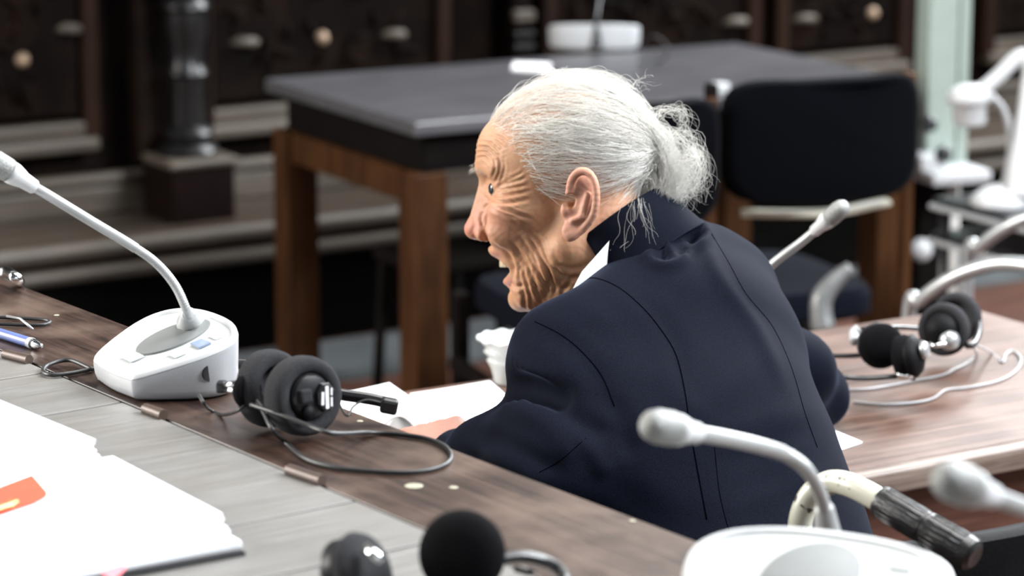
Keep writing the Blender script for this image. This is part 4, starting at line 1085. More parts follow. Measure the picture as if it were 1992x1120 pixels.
WR_ = [  # polyline in the zoomed crop, depth mm, half width px
    ([(145, 200), (200, 215), (245, 262)], .8, 3.0), ([(125, 235), (190, 245), (235, 292)], .9, 3.0), ([(118, 262), (180, 266), (228, 318)], 1.0, 3.0),
    ([(118, 287), (175, 290), (212, 332)], .9, 2.8), ([(160, 168), (240, 184), (295, 225)], .6, 3.0), ([(150, 182), (215, 200), (262, 240)], .6, 2.6),
    ([(238, 270), (250, 340), (222, 425)], .6, 3), ([(214, 300), (224, 350), (206, 405)], .6, 3), ([(262, 300), (270, 350), (250, 420)], .45, 3),
    ([(198, 470), (280, 455), (392, 438)], 1.0, 3.2), ([(200, 488), (290, 486), (402, 466)], 1.1, 3.4), ([(195, 503), (280, 526), (402, 508)], 1.1, 3.6),
    ([(200, 530), (290, 568), (405, 608)], .9, 3.6), ([(190, 541), (260, 585), (335, 606)], .8, 3.2), ([(206, 455), (290, 428), (385, 398)], .8, 3.2), ([(230, 440), (300, 405), (370, 370)], .5, 3),
    ([(165, 478), (186, 518), (165, 548)], .8, 3), ([(158, 560), (148, 600), (160, 640)], 1.0, 3.4),
    ([(160, 660), (172, 700), (218, 748), (282, 786), (312, 842), (322, 905)], 2.2, 5.0),
    ([(368, 640), (450, 722), (482, 800), (504, 905), (482, 1000)], 1.2, 4.5), ([(392, 700), (442, 770), (480, 860), (524, 960)], 1.5, 4.2),
    ([(310, 730), (372, 820), (412, 900), (442, 1000)], 1.5, 4.0), ([(330, 800), (372, 880), (392, 960), (412, 1060)], 1.4, 4.0), ([(402, 830), (462, 900), (502, 980)], 1.2, 3.6),
    ([(340, 860), (352, 920), (372, 1000), (378, 1070)], 1.5, 4.0), ([(420, 760), (470, 830), (520, 930), (530, 1000)], .9, 3.6), ([(350, 700), (420, 790), (450, 880)], .9, 3.4),
    ([(500, 850), (580, 900), (665, 912)], 1.0, 4), ([(480, 925), (560, 962), (605, 950)], .9, 4), ([(540, 842), (620, 860), (705, 828)], .8, 4), ([(560, 1000), (600, 930), (640, 900)], .6, 4), ([(470, 780), (520, 850), (560, 880)], .7, 3.5),
    ([(298, 925), (330, 955), (362, 950)], 1.2, 4), ([(290, 600), (380, 660), (470, 690)], .4, 4), ([(300, 655), (400, 690), (500, 740)], .4, 4),
]
disp = np.zeros(len(HV)); groove = np.zeros(len(HV))
side = np.clip((al - 6) / 10, 0, 1)
for pts, A, w in WR_:
    pl_ = smooth2(Z5(pts))
    xs = [p_[0] for p_ in pl_]; ys = [p_[1] for p_ in pl_]
    m = (PXv > min(xs) - 25) & (PXv < max(xs) + 25) & (PYv > min(ys) - 25) & (PYv < max(ys) + 25) & (al < 74)
    dd_, t = poly_dist(PXv[m], PYv[m], pl_)
    fade = np.clip(np.minimum(t, 1 - t) * 6 + .15, 0, 1)
    g = np.exp(-(dd_ / w) ** 2)
    disp[m] += (-A * g + .45 * A * np.exp(-((dd_ - 2.1 * w) / (w * 1.1)) ** 2)) * fade
    groove[m] += g * fade * A
nz_ = (np.sin(PXv * .21 + 3 * np.sin(PYv * .11)) * np.sin(PYv * .19 + 2 * np.sin(PXv * .13)))
disp *= 1.35
def bl_(cx, cy, rx, ry): return np.exp(-(((PXv - cx) / rx) ** 2 + ((PYv - cy) / ry) ** 2))
wp1 = 5 * np.sin(PYv * .05 + PXv * .03) + 3 * np.sin(PYv * .13)
disp += .42 * np.sin((PXv * .90 - PYv * .44 + wp1) * .62) * bl_(1035, 545, 45, 55) * (al < 72)
disp += .26 * np.sin((PYv + .15 * PXv + 4 * np.sin(PXv * .07)) * .70) * bl_(945, 288, 32, 30)
disp += .24 * np.sin((PYv * .95 - .2 * PXv + 4 * np.sin(PXv * .06)) * .85) * bl_(990, 385, 34, 34)
disp += .22 * np.sin((PYv * .5 + .85 * PXv + wp1) * .5) * bl_(1180, 460, 40, 45) * (al < 72)
disp += .14 * nz_ * (u_ < 60)
HV2 = HV + HN * disp[:, None]
# skin colours (pigment): redder nose, cheeks and ears, pale scalp
base = np.tile(np.array([.47, .255, .145]), (len(HV), 1))
def blend(cur, c, w): return cur * (1 - w[:, None]) + np.array(c) * w[:, None]
def blob(cx, cy, r): return np.exp(-(((PXv - cx) ** 2 + (PYv - cy) ** 2) / r ** 2))
base = blend(base, (.62, .42, .33), np.clip((u_ - 55) / 40, 0, 1) * .9)
base = blend(base, (.55, .19, .14), blob(908, 440, 26) * .85)
base = blend(base, (.52, .24, .16), blob(930, 405, 26) * .5)
base = blend(base, (.54, .235, .165), blob(968, 435, 36) * .55)
base = blend(base, (.54, .27, .20), np.clip((al - 70) / 10, 0, 1) * .8 * (PXv > 1085) * (PYv > 330) * (PYv < 480))
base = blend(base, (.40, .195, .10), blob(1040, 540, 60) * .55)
base = blend(base, (.47, .245, .165), blob(1190, 440, 60) * .6)
mot = .5 + .5 * nz_
base = blend(base, (.50, .25, .16), .16 * mot)
age = np.zeros(len(HV))
r_ = np.random.default_rng(4)
for _ in range(46): age += blob(r_.uniform(940, 1200), r_.uniform(180, 560), r_.uniform(2.5, 6)) * r_.uniform(.1, .4)
base = blend(base, (.36, .19, .11), np.clip(age, 0, .45))
lips = np.exp(-((np.hypot(PXv - 966, (PYv - 496) * 1.3)) / 9) ** 2) + np.exp(-((np.hypot(PXv - 988, PYv - 548)) / 10) ** 2)
base = blend(base, (.46, .19, .15), np.clip(lips, 0, 1) * .8)
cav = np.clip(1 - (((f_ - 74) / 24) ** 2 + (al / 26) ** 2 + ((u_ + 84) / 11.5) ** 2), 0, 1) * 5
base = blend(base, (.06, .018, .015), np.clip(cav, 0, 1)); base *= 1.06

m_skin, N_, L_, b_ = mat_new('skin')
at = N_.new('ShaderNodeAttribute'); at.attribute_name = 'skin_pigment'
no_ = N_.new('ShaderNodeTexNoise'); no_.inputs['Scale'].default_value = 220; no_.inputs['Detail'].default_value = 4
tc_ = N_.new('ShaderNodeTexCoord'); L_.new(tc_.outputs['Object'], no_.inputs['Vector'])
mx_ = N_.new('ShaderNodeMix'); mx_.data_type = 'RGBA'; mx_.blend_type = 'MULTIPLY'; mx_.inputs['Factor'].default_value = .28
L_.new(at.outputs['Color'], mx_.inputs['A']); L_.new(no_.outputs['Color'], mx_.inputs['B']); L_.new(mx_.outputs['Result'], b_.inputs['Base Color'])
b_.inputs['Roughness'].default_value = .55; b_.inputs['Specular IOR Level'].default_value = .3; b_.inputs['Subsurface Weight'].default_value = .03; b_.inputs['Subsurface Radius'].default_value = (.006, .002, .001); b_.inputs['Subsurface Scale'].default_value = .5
bp_ = N_.new('ShaderNodeBump'); bp_.inputs['Strength'].default_value = .35; bp_.inputs['Distance'].default_value = .0006
no2 = N_.new('ShaderNodeTexNoise'); no2.inputs['Scale'].default_value = 700; L_.new(tc_.outputs['Object'], no2.inputs['Vector'])
L_.new(no2.outputs['Fac'], bp_.inputs['Height']); L_.new(bp_.outputs['Normal'], b_.inputs['Normal'])

body_V = [h2w(HV2[:, 0], HV2[:, 1], HV2[:, 2])]; body_Q = [HQ]; body_C = [base]
# hands
def hand_mesh(wrist, tipdir, palm_n, side_v, curl):
    """wrist point, direction of the fingers, normal of the back of the hand, direction of the thumb"""
    wv, t, n_, s_ = [np.array(arr(v)) for v in (wrist, tipdir, palm_n, side_v)]
    pr_ = []
    def L(a, b, c): return tuple(wv + t * a + s_ * b + n_ * c)
    pr_.append((L(-.06, 0, 0), L(.0, 0, 0), .024, .025, .02))
    for b in (-.027, -.009, .010, .028): pr_.append((L(.01, b * .55, 0), L(.078, b, .002), .014, .0115, .012))
    lens = {-.030: .060, -.010: .078, .011: .084, .031: .074}
    for b, ln in lens.items():
        a0 = L(.082, b, .002); c1_ = math.cos(curl); s1_ = math.sin(curl)
        a1 = L(.082 + ln * .45 * math.cos(curl * .5), b * 1.06, .002 - ln * .45 * math.sin(curl * .5))
        p2 = L(.082 + ln * .45 * math.cos(curl * .5) + ln * .32 * math.cos(curl * 1.2), b * 1.08, .002 - ln * .45 * math.sin(curl * .5) - ln * .32 * math.sin(curl * 1.2))
        p3 = L(.082 + ln * .45 * math.cos(curl * .5) + ln * .32 * math.cos(curl * 1.2) + ln * .23 * math.cos(curl * 1.7), b * 1.08, .002 - ln * .45 * math.sin(curl * .5) - ln * .32 * math.sin(curl * 1.2) - ln * .23 * math.sin(curl * 1.7))
        pr_ += [(a0, a1, .0098, .0085, .004), (a1, p2, .0088, .0078, .003), (p2, p3, .0078, .0066, .003)]
    pr_ += [(L(.015, .022, -.006), L(.045, .050, -.016), .014, .0115, .012), (L(.045, .050, -.016), L(.075, .060, -.024), .011, .0088, .004), (L(.075, .060, -.024), L(.098, .060, -.030), .0090, .0072, .003)]
    pts = np.array([p_[0] for p_ in pr_] + [p_[1] for p_ in pr_])
    def fn(X):
        d = None
        for a, b, ra, rb, k in pr_:
            c_ = s_cap(X, a, b, ra, rb); d = c_ if d is None else smin(d, c_, k)
        return d
    return surface_nets(fn, pts.min(0) - .03, pts.max(0) + .03, .0025)
wl1 = P(880, 886, 3.02); kn = P(815, 818, 3.12)
td = (kn - wl1).normalized(); nh = (UPZ * .8 - CF * .4).normalized(); nh = (nh - td * nh.dot(td)).normalized()
sv = td.cross(nh) * -1
if sv.x < 0: sv = -sv
hV, hQ = hand_mesh(wl1 + td * -.01, td, nh, sv, .75)
def add_hand(V_, Q_):
    o = np_mesh('hand', V_, Q_, m_skin, person); c = o.data.attributes.new('skin_pigment', 'FLOAT_COLOR', 'POINT')
    c.data.foreach_set('color', np.tile(np.array([.60, .32, .25, 1], np.float32), (len(V_), 1)).ravel())
add_hand(hV, hQ)
wr1 = P(1330, 760, 3.50); td2 = (P(1200, 760, 3.52) - wr1).normalized(); wr1.z = TZ + .035; td2.z = 0; td2.normalize()
hV2, hQ2 = hand_mesh(wr1, td2, UPZ, td2.cross(UPZ), .5)
add_hand(hV2, hQ2)
BV = np.concatenate(body_V); BQ = np.concatenate(body_Q); BC = np.concatenate(body_C)
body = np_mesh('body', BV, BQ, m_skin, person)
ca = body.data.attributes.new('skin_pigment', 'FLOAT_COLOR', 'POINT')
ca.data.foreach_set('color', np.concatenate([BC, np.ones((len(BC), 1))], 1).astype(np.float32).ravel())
body['label'] = 'wrinkled laughing face, ears and neck'
# eyes and teeth
def hw(f, l, u): return Vector(h2w([f], [l], [u])[0])
M_eye = mat('eyeball', (.25, .22, .20), .25, var=.04); M_iris = mat('iris', (.03, .035, .04), .1)
for s_ in (1, -1):
    q = MB(); q.lathe([(.0001, -.0125)] + [(.0125 * math.sin(a), -.0125 * math.cos(a)) for a in [math.pi * k / 14 for k in range(1, 14)]] + [(.0001, .0125)], hw(77.0, 31 * s_, 1.0), HF, 24); ey = q.build('eye', M_eye, person, True)
    q = MB(); q.lathe([(.0062, .0108), (.0055, .0118), (.003, .01275), (.0001, .0129)], hw(77.0, 31 * s_, 1.0), HF * .82 + HL * .57 * s_, 20); q.build('iris', M_iris, ey, True)
M_teeth = mat('old_teeth', (.50, .41, .27), .3, var=.15, scale=200)
tr = MB()
for k in range(-5, 6):
    a = k * .22; c_ = hw(58 + 23 * math.cos(a), 25 * math.sin(a) * 1.05, -77.5)
    ax_ = (HF * math.cos(a) + HL * math.sin(a)); sd_ = ax_.cross(HU)
    tr.box(c_, (.0042, .0058, .011), Matrix((ax_, sd_, HU)).transposed(), .0013)
tr.build('upper_teeth', M_teeth, person, True)
q = MB(); q.loops([[hw(56 + 14 * math.cos(t) * s_, 20 * math.sin(t) * s_, -93 + z_) for t in [2 * math.pi * k / 20 for k in range(20)]] for s_, z_ in ((.9, -3), (1, 0), (.8, 3), (.4, 4.2))]); q.build('tongue', mat('tongue', (.22, .06, .05), .35), person, True)
# ------------------------------------------------------------------ hair
def skull(X):
    Y = (X[0], np.abs(X[1]), X[2])
    d = s_ell(Y, (2, 0, 47), (87, 74, 75))
    d = smin(d, s_ell(Y, (38, 0, 36), (66, 62, 58)), 25)
    d = smin(d, s_ell(Y, (44, 0, -22), (50, 57, 66)), 22)
    return smin(d, s_cap(Y, (-22, 0, -35), (-62, 0, -175), 54, 58), 24)
def sgrad(p, e=.6):
    g = np.stack([skull((p + o).T) - skull((p - o).T) for o in (np.array([e, 0, 0]), np.array([0, e, 0]), np.array([0, 0, e]))], 1)
    return g / np.maximum(np.linalg.norm(g, axis=1), 1e-9)[:, None]
def to_px(p): return 1120 - (p[:, 0] * math.cos(HY) + np.abs(p[:, 1]) * math.sin(HY)) / PXMM, 370 - p[:, 2] / PXMM
def in_poly(x, y, poly):
    r = np.zeros(len(x), bool); n = len(poly)
    for i in range(n):
        (x0, y0), (x1, y1) = poly[i], poly[(i + 1) % n]
        c = ((y0 > y) != (y1 > y)) & (x < (x1 - x0) * (y - y0) / (y1 - y0 + 1e-9) + x0)
        r ^= c
    return r
HPOLY = [(940, 238), (940, 195), (985, 140), (1060, 110), (1180, 110), (1280, 180), (1320, 290), (1280, 440), (1215, 435), (1185, 375), (1160, 340), (1130, 330), (1102, 345), (1088, 372), (1060, 392), (1042, 380), (1030, 350), (1008, 318), (985, 285), (962, 258)]
def strands_mesh(paths, r0, r1=None):
    """paths: (n, m, 3) metres, 3-sided tapered tubes"""
    n, m, _ = paths.shape
    t = np.gradient(paths, axis=1); t /= np.maximum(np.linalg.norm(t, axis=2), 1e-9)[..., None]
    ref = np.array(arr(-CF)); a = np.cross(t, ref); a /= np.maximum(np.linalg.norm(a, axis=2), 1e-6)[..., None]; b = np.cross(t, a)
    rad = np.linspace(1, .35, m)[None, :, None] * (r0 if np.ndim(r0) == 0 else r0[:, None, None])
    V_ = np.stack([paths + rad * (a * math.cos(w) + b * math.sin(w)) for w in (0, 2.094, 4.189)], 2)   # n m 3 3
    V_ = V_.reshape(-1, 3)
    base_ = (np.arange(n)[:, None, None] * m + np.arange(m - 1)[None, :, None]) * 3; k = np.arange(3)[None, None]
    Q = np.stack([base_ + k, base_ + (k + 1) % 3, base_ + 3 + (k + 1) % 3, base_ + 3 + k], -1).reshape(-1, 4)
    return V_, Q
rg = np.random.default_rng(21)
def scalp_points(n):
    out = []
    tot = 0
    while tot < n:
        d = rg.normal(size=(n, 3)); d /= np.linalg.norm(d, axis=1)[:, None]
        p = np.array([0, 0, 45.0]) + d * 20
        for _ in range(14): p = p - d * skull(p.T)[:, None] * -1 * -1 if False else p + d * (-skull(p.T))[:, None]
        px, py = to_px(p)
        ok = in_poly(px, py, HPOLY)
        # sparser on the pink side patch of the scalp
        thin = np.exp(-(((px - 1185) / 55) ** 2 + ((py - 245) / 42) ** 2)) * .78 + np.exp(-(((px - 1050) / 45) ** 2 + ((py - 215) / 25) ** 2)) * .35
        ok &= rg.random(len(px)) > thin
        out.append(p[ok]); tot += ok.sum()
    return np.concatenate(out)[:n]
KN = np.array([-92.0, 0, 42.0])
def groom(p, steps, length, noise, lift):
    n = len(p); path = [p]; h = length / steps
    drift = rg.normal(size=(n, 3)) * noise
    for s in range(steps):
        q_ = path[-1]
        to = KN + np.array([0, 0, 0]) - q_; dist = np.linalg.norm(to, axis=1); to = to / np.maximum(dist, 1e-6)[:, None]
        px, py = to_px(q_)
        low = np.clip((15 - q_[:, 2]) / 40, 0, 1)
        dirv = to + drift + np.stack([np.zeros(n), np.zeros(n), -.5 * low * (q_[:, 0] > 0)], 1)
        if s % 3 == 0: drift = drift * .6 + rg.normal(size=(n, 3)) * noise * .6
        g = sgrad(q_); dirv -= g * (dirv * g).sum(1)[:, None] * .9
        dirv /= np.maximum(np.linalg.norm(dirv, axis=1), 1e-6)[:, None]
        step = np.minimum(h, dist * .5)[:, None]
        nx_ = q_ + dirv * step
        tgt = lift * math.sin(math.pi * min(1, (s + 1.2) / (steps + .5))) + .5
        nx_ = nx_ - sgrad(nx_) * (skull(nx_.T) - tgt)[:, None]
        path.append(nx_)
    return np.stack(path, 1)
sets = []
pA = scalp_points(4300)
pathsA = groom(pA, 13, rg.uniform(80, 185, len(pA)), .24, rg.uniform(1.5, 6.0, len(pA)))
gi = rg.choice(len(pA), 230, replace=False)
near = np.concatenate([np.argmin(((c_[:, None] - pA[gi][None]) ** 2).sum(2), 1) for c_ in np.array_split(pA, 8)])
wcl = np.linspace(0, 1, pathsA.shape[1])[None, :, None] ** .7 * rg.uniform(.35, .85, len(pA))[:, None, None]
pathsA = pathsA + wcl * (pathsA[gi][near] - pathsA)
pB = scalp_points(620)
pathsB = groom(pB, 13, rg.uniform(40, 130, len(pB)), .34, rg.uniform(3, 11, len(pB)))
loc = np.concatenate([pathsA, pathsB])
for _ in range(2): loc[:, 1:-1] = .25 * loc[:, :-2] + .5 * loc[:, 1:-1] + .25 * loc[:, 2:]
def l2w(a): return HOn + (a[..., 0:1] * HFn + a[..., 1:2] * HLn + a[..., 2:3] * HUn) * .001
# ponytail, folded hair and curls; control points given as photo position and side offset
def ctl_paths(ctl, jit, n, m=24, wob=0.0, curl=0.0, lspread=18, off=0.0):
    res = []
    for k in range(n):
        l = rg.normal() * lspread * .6; ox, oy = rg.normal() * off, rg.normal() * off
        pts = []
        for i, (x, y) in enumerate(ctl):
            j = jit[i] if isinstance(jit, (list, tuple)) else jit
            xx, yy = x + rg.normal() * j + ox, y + rg.normal() * j + oy * .6
            f, u = hpx(xx, yy, 0); pts.append((f, l + rg.normal() * j * .25, u))
        c = catmull(pts, 5)
        a = np.array([[*p_] for p_ in c])
        tt = np.linspace(0, len(a) - 1, m); i0 = np.floor(tt).astype(int); i1 = np.minimum(i0 + 1, len(a) - 1)
        a = a[i0] + (a[i1] - a[i0]) * (tt - i0)[:, None]
        if curl:
            ph = rg.uniform(0, 6.28); fr = rg.uniform(1.0, 2.4); s = np.linspace(0, 1, m)
            am = curl * rg.uniform(.4, 1.2) * s
            a[:, 0] += am * np.cos(ph + fr * 6.28 * s); a[:, 2] += am * np.sin(ph + fr * 6.28 * s); a[:, 1] += am * .6 * np.sin(ph * 2 + 5 * s)
        res.append(a)
    return np.stack(res)
tails = [
    ctl_paths([(1205, 190), (1250, 232), (1285, 268), (1302, 315), (1306, 360), (1296, 392)], [10, 7, 9, 10, 12, 14], 620),
    ctl_paths([(1225, 205), (1262, 240), (1296, 285), (1318, 330), (1326, 365)], [10, 6, 9, 12, 18], 300, curl=4),
    ctl_paths([(1180, 342), (1225, 345), (1262, 322), (1284, 300), (1296, 330), (1288, 385)], [9, 8, 6, 7, 10, 14], 420),
    ctl_paths([(1190, 352), (1235, 352), (1268, 345), (1276, 375), (1262, 408), (1246, 430)], [9, 8, 8, 9, 12, 16], 330),
    ctl_paths([(1200, 330), (1240, 322), (1270, 300), (1282, 280)], [14, 10, 8, 8], 260),
    ctl_paths([(1290, 285), (1318, 262), (1342, 282), (1352, 318), (1345, 352)], [9, 11, 12, 12, 16], 60, curl=9),
    ctl_paths([(1298, 320), (1330, 320), (1345, 300), (1352, 330), (1335, 375)], [9, 12, 14, 14, 18], 60, curl=10),
    ctl_paths([(1270, 235), (1290, 215), (1318, 222), (1330, 245)], [10, 8, 10, 12], 34, curl=7),
    ctl_paths([(1215, 180), (1235, 165), (1262, 160)], [12, 9, 12], 10, curl=4),
    ctl_paths([(1285, 380), (1310, 388), (1340, 372), (1365, 372)], [8, 10, 14, 16], 22, curl=6),
    ctl_paths([(1246, 400), (1243, 432), (1238, 462), (1232, 490)], [3, 4, 6, 9], 34, curl=2, lspread=26, off=11),
    ctl_paths([(1262, 396), (1268, 428), (1274, 452), (1286, 480)], [3, 4, 6, 8], 22, curl=2, lspread=26, off=9),
    ctl_paths([(1060, 146), (1110, 140), (1160, 140), (1205, 156), (1235, 180)], [12, 5, 5, 6, 8], 26, lspread=25),
    ctl_paths([(1060, 142), (1085, 136), (1110, 138)], [16, 5, 6], 14, curl=2),
]
# shift the nape wisps in front of the collar
for i in (10, 11): tails[i][:, :, 1] += 48
allp = [l2w(loc)] + [l2w(np.concatenate(tails))]
M_hair = mat('white_hair', (.80, .79, .75), .38, var=.08, scale=60, spec=.35)
sV, sQ = strands_mesh(allp[0], rg.uniform(.00014, .00028, len(allp[0])))
tV, tQ = strands_mesh(allp[1], rg.uniform(.00013, .00026, len(allp[1])))
sQ = np.concatenate([sQ, tQ + len(sV)]); sV = np.concatenate([sV, tV])
hair = np_mesh('hair', sV, sQ, M_hair, person); hair['label'] = 'thin white hair swept back into a loose tangled knot'; hair['kind'] = 'stuff'
# eyebrow and fine side-burn hairs
eb = []
for k in range(90):
    x0, y0 = rg.uniform(917, 952), 0; y0 = 327 + (x0 - 917) * .12 + rg.normal() * 4
    l0 = 10 + (x0 - 917) * .9
    a0 = rg.uniform(-.9, .3); ln = rg.uniform(4, 9)
    pts = []
    for t in np.linspace(0, 1, 6):
        f, u = hpx(x0 - ln * t * math.cos(a0) * .6, y0 + ln * t * (.5 + .6 * math.sin(a0)) + 3 * t * t, l0); pts.append((f + .5 + 1.0 * t, l0 + t * 2, u))
    eb.append(pts)
ebV, ebQ = strands_mesh(l2w(np.array(eb)), .00022); eyb = np_mesh('eyebrow', ebV, ebQ, mat('grey_brow', (.50, .45, .40), .5), person)

# ------------------------------------------------------------------ navy jacket
def J(px, py, d): return arr(P(px, py, d))
JS = [  # round cones: a, b, ra, rb, blend
    (J(1268, 582, 3.02), J(1128, 712, 2.915), .046, .058, .045),
    (J(1300, 545, 3.05), J(1400, 580, 3.12), .055, .060, .06),
    (J(1108, 712, 2.91), J(1090, 800, 2.87), .062, .060, .03),
    (J(1092, 800, 2.87), J(1075, 930, 2.82), .059, .058, .03),
    (J(1075, 935, 2.82), J(970, 925, 2.92), .058, .050, .03),
    (J(1062, 850, 2.86), J(965, 888, 2.93), .054, .046, .014),
    (J(970, 925, 2.92), J(900, 905, 3.02), .050, .040, .03),
    (J(1200, 730, 2.93), J(1260, 900, 2.87), .072, .080, .07),
    (J(1260, 900, 2.87), J(1340, 1120, 2.83), .080, .10, .07),
    (J(1358, 562, 3.09), J(1422, 700, 3.04), .060, .065, .06),
    (J(1422, 700, 3.04), J(1450, 880, 2.97), .065, .062, .06),
    (J(1450, 880, 2.97), J(1520, 1060, 2.90), .062, .068, .06),
    (J(1520, 1060, 2.90), J(1550, 1200, 2.86), .072, .09, .06),
    (J(1330, 680, 2.99), J(1390, 900, 2.93), .092, .098, .07),
    (J(1390, 900, 2.93), J(1450, 1130, 2.87), .098, .11, .07),
    (J(1420, 640, 3.18), J(1545, 725, 3.27), .045, .045, .04),
    (J(1538, 725, 3.27), J(1586, 768, 3.33), .043, .034, .03),
    (J(1586, 770, 3.33), J(1480, 800, 3.44), .034, .042, .03),
    (J(1480, 800, 3.44), J(1350, 770, 3.48), .042, .038, .03),
]
def jacket_sdf(X):
    d = None
    for a, b, ra, rb, k in JS:
        c = s_cap(X, a, b, ra, rb); d = c if d is None else smin(d, c, k)
    # crease where the sleeve bends, hollow at the arm hole
    d = smax(d, -s_cap(X, J(945, 745, 2.89), J(1085, 772, 2.805), .024, .010), .014)
    d = smax(d, -s_cap(X, J(1205, 760, 2.72), J(1215, 900, 2.68), .018, .02), .05)
    return d
JV, JQ = surface_nets(jacket_sdf, (-.14, 2.52, .42), (.52, 3.62, 1.16), .0045)
JV = laplace(JV, JQ, 3, .5)
JN = vnormals(JV, JQ)
dv = JV - np.array(arr(CO)); dpt = dv @ np.array(arr(CF))
jx = 996 + FPX * (dv @ np.array(arr(CR))) / dpt; jy = 560 - FPX * (dv @ np.array(arr(CU))) / dpt
front = (JN @ np.array(arr(CF))) < .2
dj = np.zeros(len(JV))
FOLDS = [  # photo polyline, height mm (+ridge / -dent), half width px
    ([(1270, 486), (1262, 505), (1285, 520), (1320, 515), (1345, 490)], 6.5, 9), ([(1310, 450), (1300, 480), (1310, 505)], 6.0, 7), ([(1335, 430), (1368, 445), (1372, 470), (1350, 490)], 7.5, 9),
    ([(1350, 450), (1345, 470)], -12, 13), ([(1288, 490), (1300, 500)], -6, 9), ([(1330, 478), (1325, 500)], -3.5, 8),
    ([(1370, 470), (1400, 540), (1470, 640), (1530, 760)], 3.5, 15),
    ([(1010, 650), (1080, 690), (1150, 740), (1240, 790)], 2.5, 26), ([(985, 745), (1060, 770), (1130, 820), (1200, 850)], -5, 22), ([(990, 790), (1060, 830), (1120, 900)], 4, 20),
    ([(930, 840), (1010, 870), (1090, 920)], -3.5, 16), ([(900, 855), (980, 900), (1060, 950)], 3, 16), ([(1040, 780), (1150, 880), (1180, 930)], 3.5, 20),
    ([(1130, 700), (1200, 800), (1230, 900)], -4, 24), ([(1290, 740), (1400, 830), (1560, 800)], 1.6, 26), ([(1380, 900), (1480, 880), (1590, 820)], -1.6, 22), ([(1400, 1010), (1500, 960), (1620, 930)], 2.0, 24),
    ([(1220, 560), (1300, 640), (1330, 740)], -1.6, 20), ([(1040, 620), (1120, 650), (1190, 720)], 2.2, 22),
]
for pts, A, w in FOLDS:
    pl_ = smooth2(pts); xs = [p_[0] for p_ in pl_]; ys = [p_[1] for p_ in pl_]
    m = front & (jx > min(xs) - 3 * w) & (jx < max(xs) + 3 * w) & (jy > min(ys) - 3 * w) & (jy < max(ys) + 3 * w)
    d_, t = poly_dist(jx[m], jy[m], pl_)
    dj[m] += A * .001 * np.exp(-(d_ / w) ** 2) * np.clip(np.minimum(t, 1 - t) * 5 + .2, 0, 1)
dj += .0012 * np.sin(jx * .021 + 2 * np.sin(jy * .016)) * np.sin(jy * .024 + 1.5 * np.sin(jx * .018)) * front
JV = JV + JN * dj[:, None]
m_j, N_, L_, b_ = mat_new('navy_wool')
tc_ = N_.new('ShaderNodeTexCoord'); no_ = N_.new('ShaderNodeTexNoise'); no_.inputs['Scale'].default_value = 900; no_.inputs['Detail'].default_value = 3; L_.new(tc_.outputs['Object'], no_.inputs['Vector'])
cr_ = N_.new('ShaderNodeValToRGB'); cr_.color_ramp.elements[0].position = .35; cr_.color_ramp.elements[1].position = .7
cr_.color_ramp.elements[0].color = (.0008, .0013, .0038, 1); cr_.color_ramp.elements[1].color = (.003, .0049, .0128, 1)
L_.new(no_.outputs['Fac'], cr_.inputs['Fac']); L_.new(cr_.outputs['Color'], b_.inputs['Base Color'])
b_.inputs['Roughness'].default_value = .85; b_.inputs['Specular IOR Level'].default_value = .07; b_.inputs['Sheen Weight'].default_value = .07; b_.inputs['Sheen Roughness'].default_value = .25; b_.inputs['Sheen Tint'].default_value = (.45, .58, .95, 1)
bp_ = N_.new('ShaderNodeBump'); bp_.inputs['Strength'].default_value = .3; bp_.inputs['Distance'].default_value = .0006
L_.new(no_.outputs['Fac'], bp_.inputs['Height']); L_.new(bp_.outputs['Normal'], b_.inputs['Normal'])
jacket = np_mesh('jacket', JV, JQ, m_j, person); jacket['label'] = 'navy wool suit jacket'
# seams lie on the cloth: thin sunk thread lines
bvh = BVHTree.FromPolygons([tuple(v) for v in JV], [tuple(q_) for q_ in JQ])
M_seam = mat('seam_thread', (.0012, .0015, .003), 1.0, spec=.0)
SEAMS = [([(1130, 545), (1160, 541), (1205, 560), (1250, 598), (1285, 640), (1315, 690), (1332, 760), (1342, 830), (1358, 920), (1375, 1010)], .0010),
         ([(1384, 454), (1420, 515), (1452, 572), (1500, 630), (1530, 690), (1548, 740), (1565, 800), (1590, 870)], .0007),
         ([(1040, 625), (1090, 650), (1130, 682), (1170, 730), (1195, 790)], .0008), ([(1050, 918), (1090, 895), (1140, 852)], .0007), ([(1390, 870), (1400, 960), (1420, 1040)], .0006)]
for pts, r_ in SEAMS:
    path = []
    for x, y in smooth2(pts):
        rd = (P(x, y, 1.0) - CO).normalized(); hit = bvh.ray_cast(CO, rd)
        if hit[0] is not None: path.append(hit[0] - rd * .00005)
    if len(path) > 3:
        q = MB(); q.tube(path, r_ * .65, 6); q.build('seam', M_seam, jacket, True)
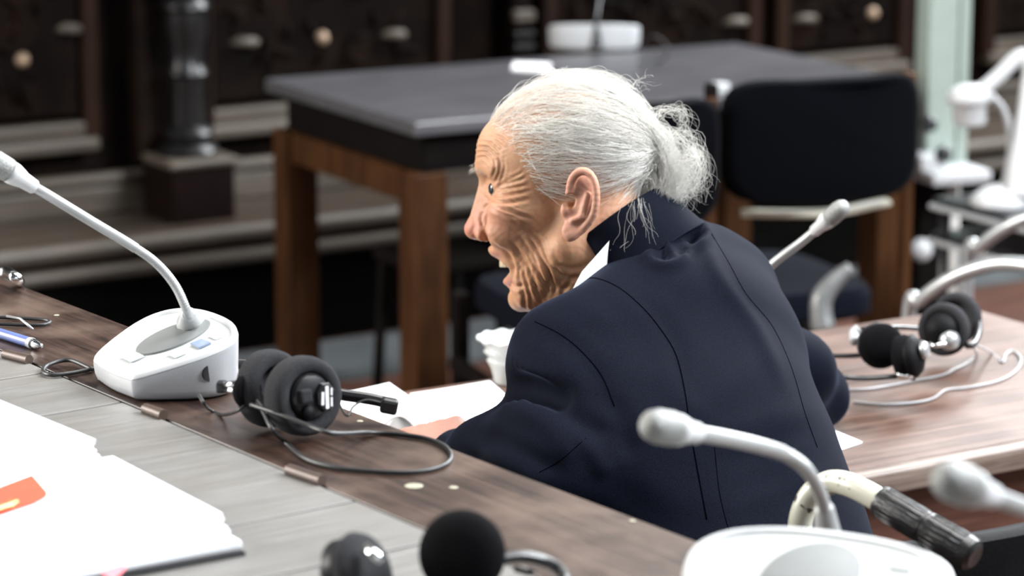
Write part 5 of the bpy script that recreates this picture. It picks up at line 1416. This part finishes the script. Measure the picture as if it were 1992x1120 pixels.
# collars: bands around the neck
def band(name, c, axis, toward, r0, r1, h, t0, t1, thick, m, parent, ell=1.15, flare=0.0, n=40, dip=0.0):
    ax = Vector(axis).normalized(); e1_ = (Vector(toward) - ax * Vector(toward).dot(ax)).normalized(); e2_ = ax.cross(e1_)
    rows = []
    prof_ = [(r0, 0), ((r0 * .45 + r1 * .55), h * .5), (r1, h * .93), (r1 - thick * .5, h), (r1 - thick, h * .93), ((r0 * .45 + r1 * .55) - thick, h * .5), (r0 - thick, 0)]
    q = MB(); grid = []
    for k in range(n + 1):
        t = t0 + (t1 - t0) * k / n
        dz = -dip * (1 - math.cos(t)) / 2
        grid.append([Vector(c) + ax * (hh + dz) + (e1_ * math.cos(t) + e2_ * math.sin(t) * ell) * (r_ ) for r_, hh in prof_])
    q.loops(grid)
    return q.build(name, m, parent, 'auto')
NA = (CU * .80 - CR * .58 + CF * .10).normalized()
NB = (CR * .72 - CF * .55 + CU * .30)
NC = P(1238, 505, 3.045)
band('jacket_collar', NC - NA * .012, NA, NB, .083, .070, .060, -1.45, 2.2, .006, m_j, person, ell=1.0)
band('shirt_collar', NC - NA * .022, NA, NB, .064, .064, .056, -2.7, 2.7, .003, mat('white_shirt', (.82, .82, .80), .7, var=.02), person, ell=1.0, dip=-.024)
spl = [(1194, 458), (1190, 490), (1180, 524), (1152, 548), (1112, 566), (1132, 528), (1166, 490)]
q = MB(); q.loops([[P(x, y, 2.984 - (1200 - x) * .0003) for x, y in spl], [P(x, y, 2.980 - (1200 - x) * .0003) for x, y in spl]]); q.build('shirt_collar_point', bpy.data.materials['white_shirt'], person)
# trousers and shoes under the table
M_trou = mat('dark_trousers', (.012, .014, .022), .85, var=.2, scale=300)
seatc = wl_ + WR * .22 + WF * .22
for s_ in (-1, 1):
    hip = seatc + WR * .09 * s_ + UPZ * .57; knee = hip + WF * .40 + WR * .03 * s_; knee.z = .56; ank = knee + WF * .06; ank.z = .10
    q = MB(); q.tube(catmull([hip - WF * .05, hip + WF * .10, knee - WF * .06, knee + WF * .03 - UPZ * .02, knee + WF * .04 - UPZ * .14, ank], 6), [.095, .088, .070, .068, .060, .055], 16); q.build('trouser_leg', M_trou, person, True)
    q = MB(); q.tube(catmull([ank - WF * .06 - UPZ * .05, ank + WF * .02 - UPZ * .04, ank + WF * .14 - UPZ * .058, ank + WF * .20 - UPZ * .066], 5), [.034, .042, .040, .022], 14, flat=.8); q.build('shoe', M_leather, person, True)
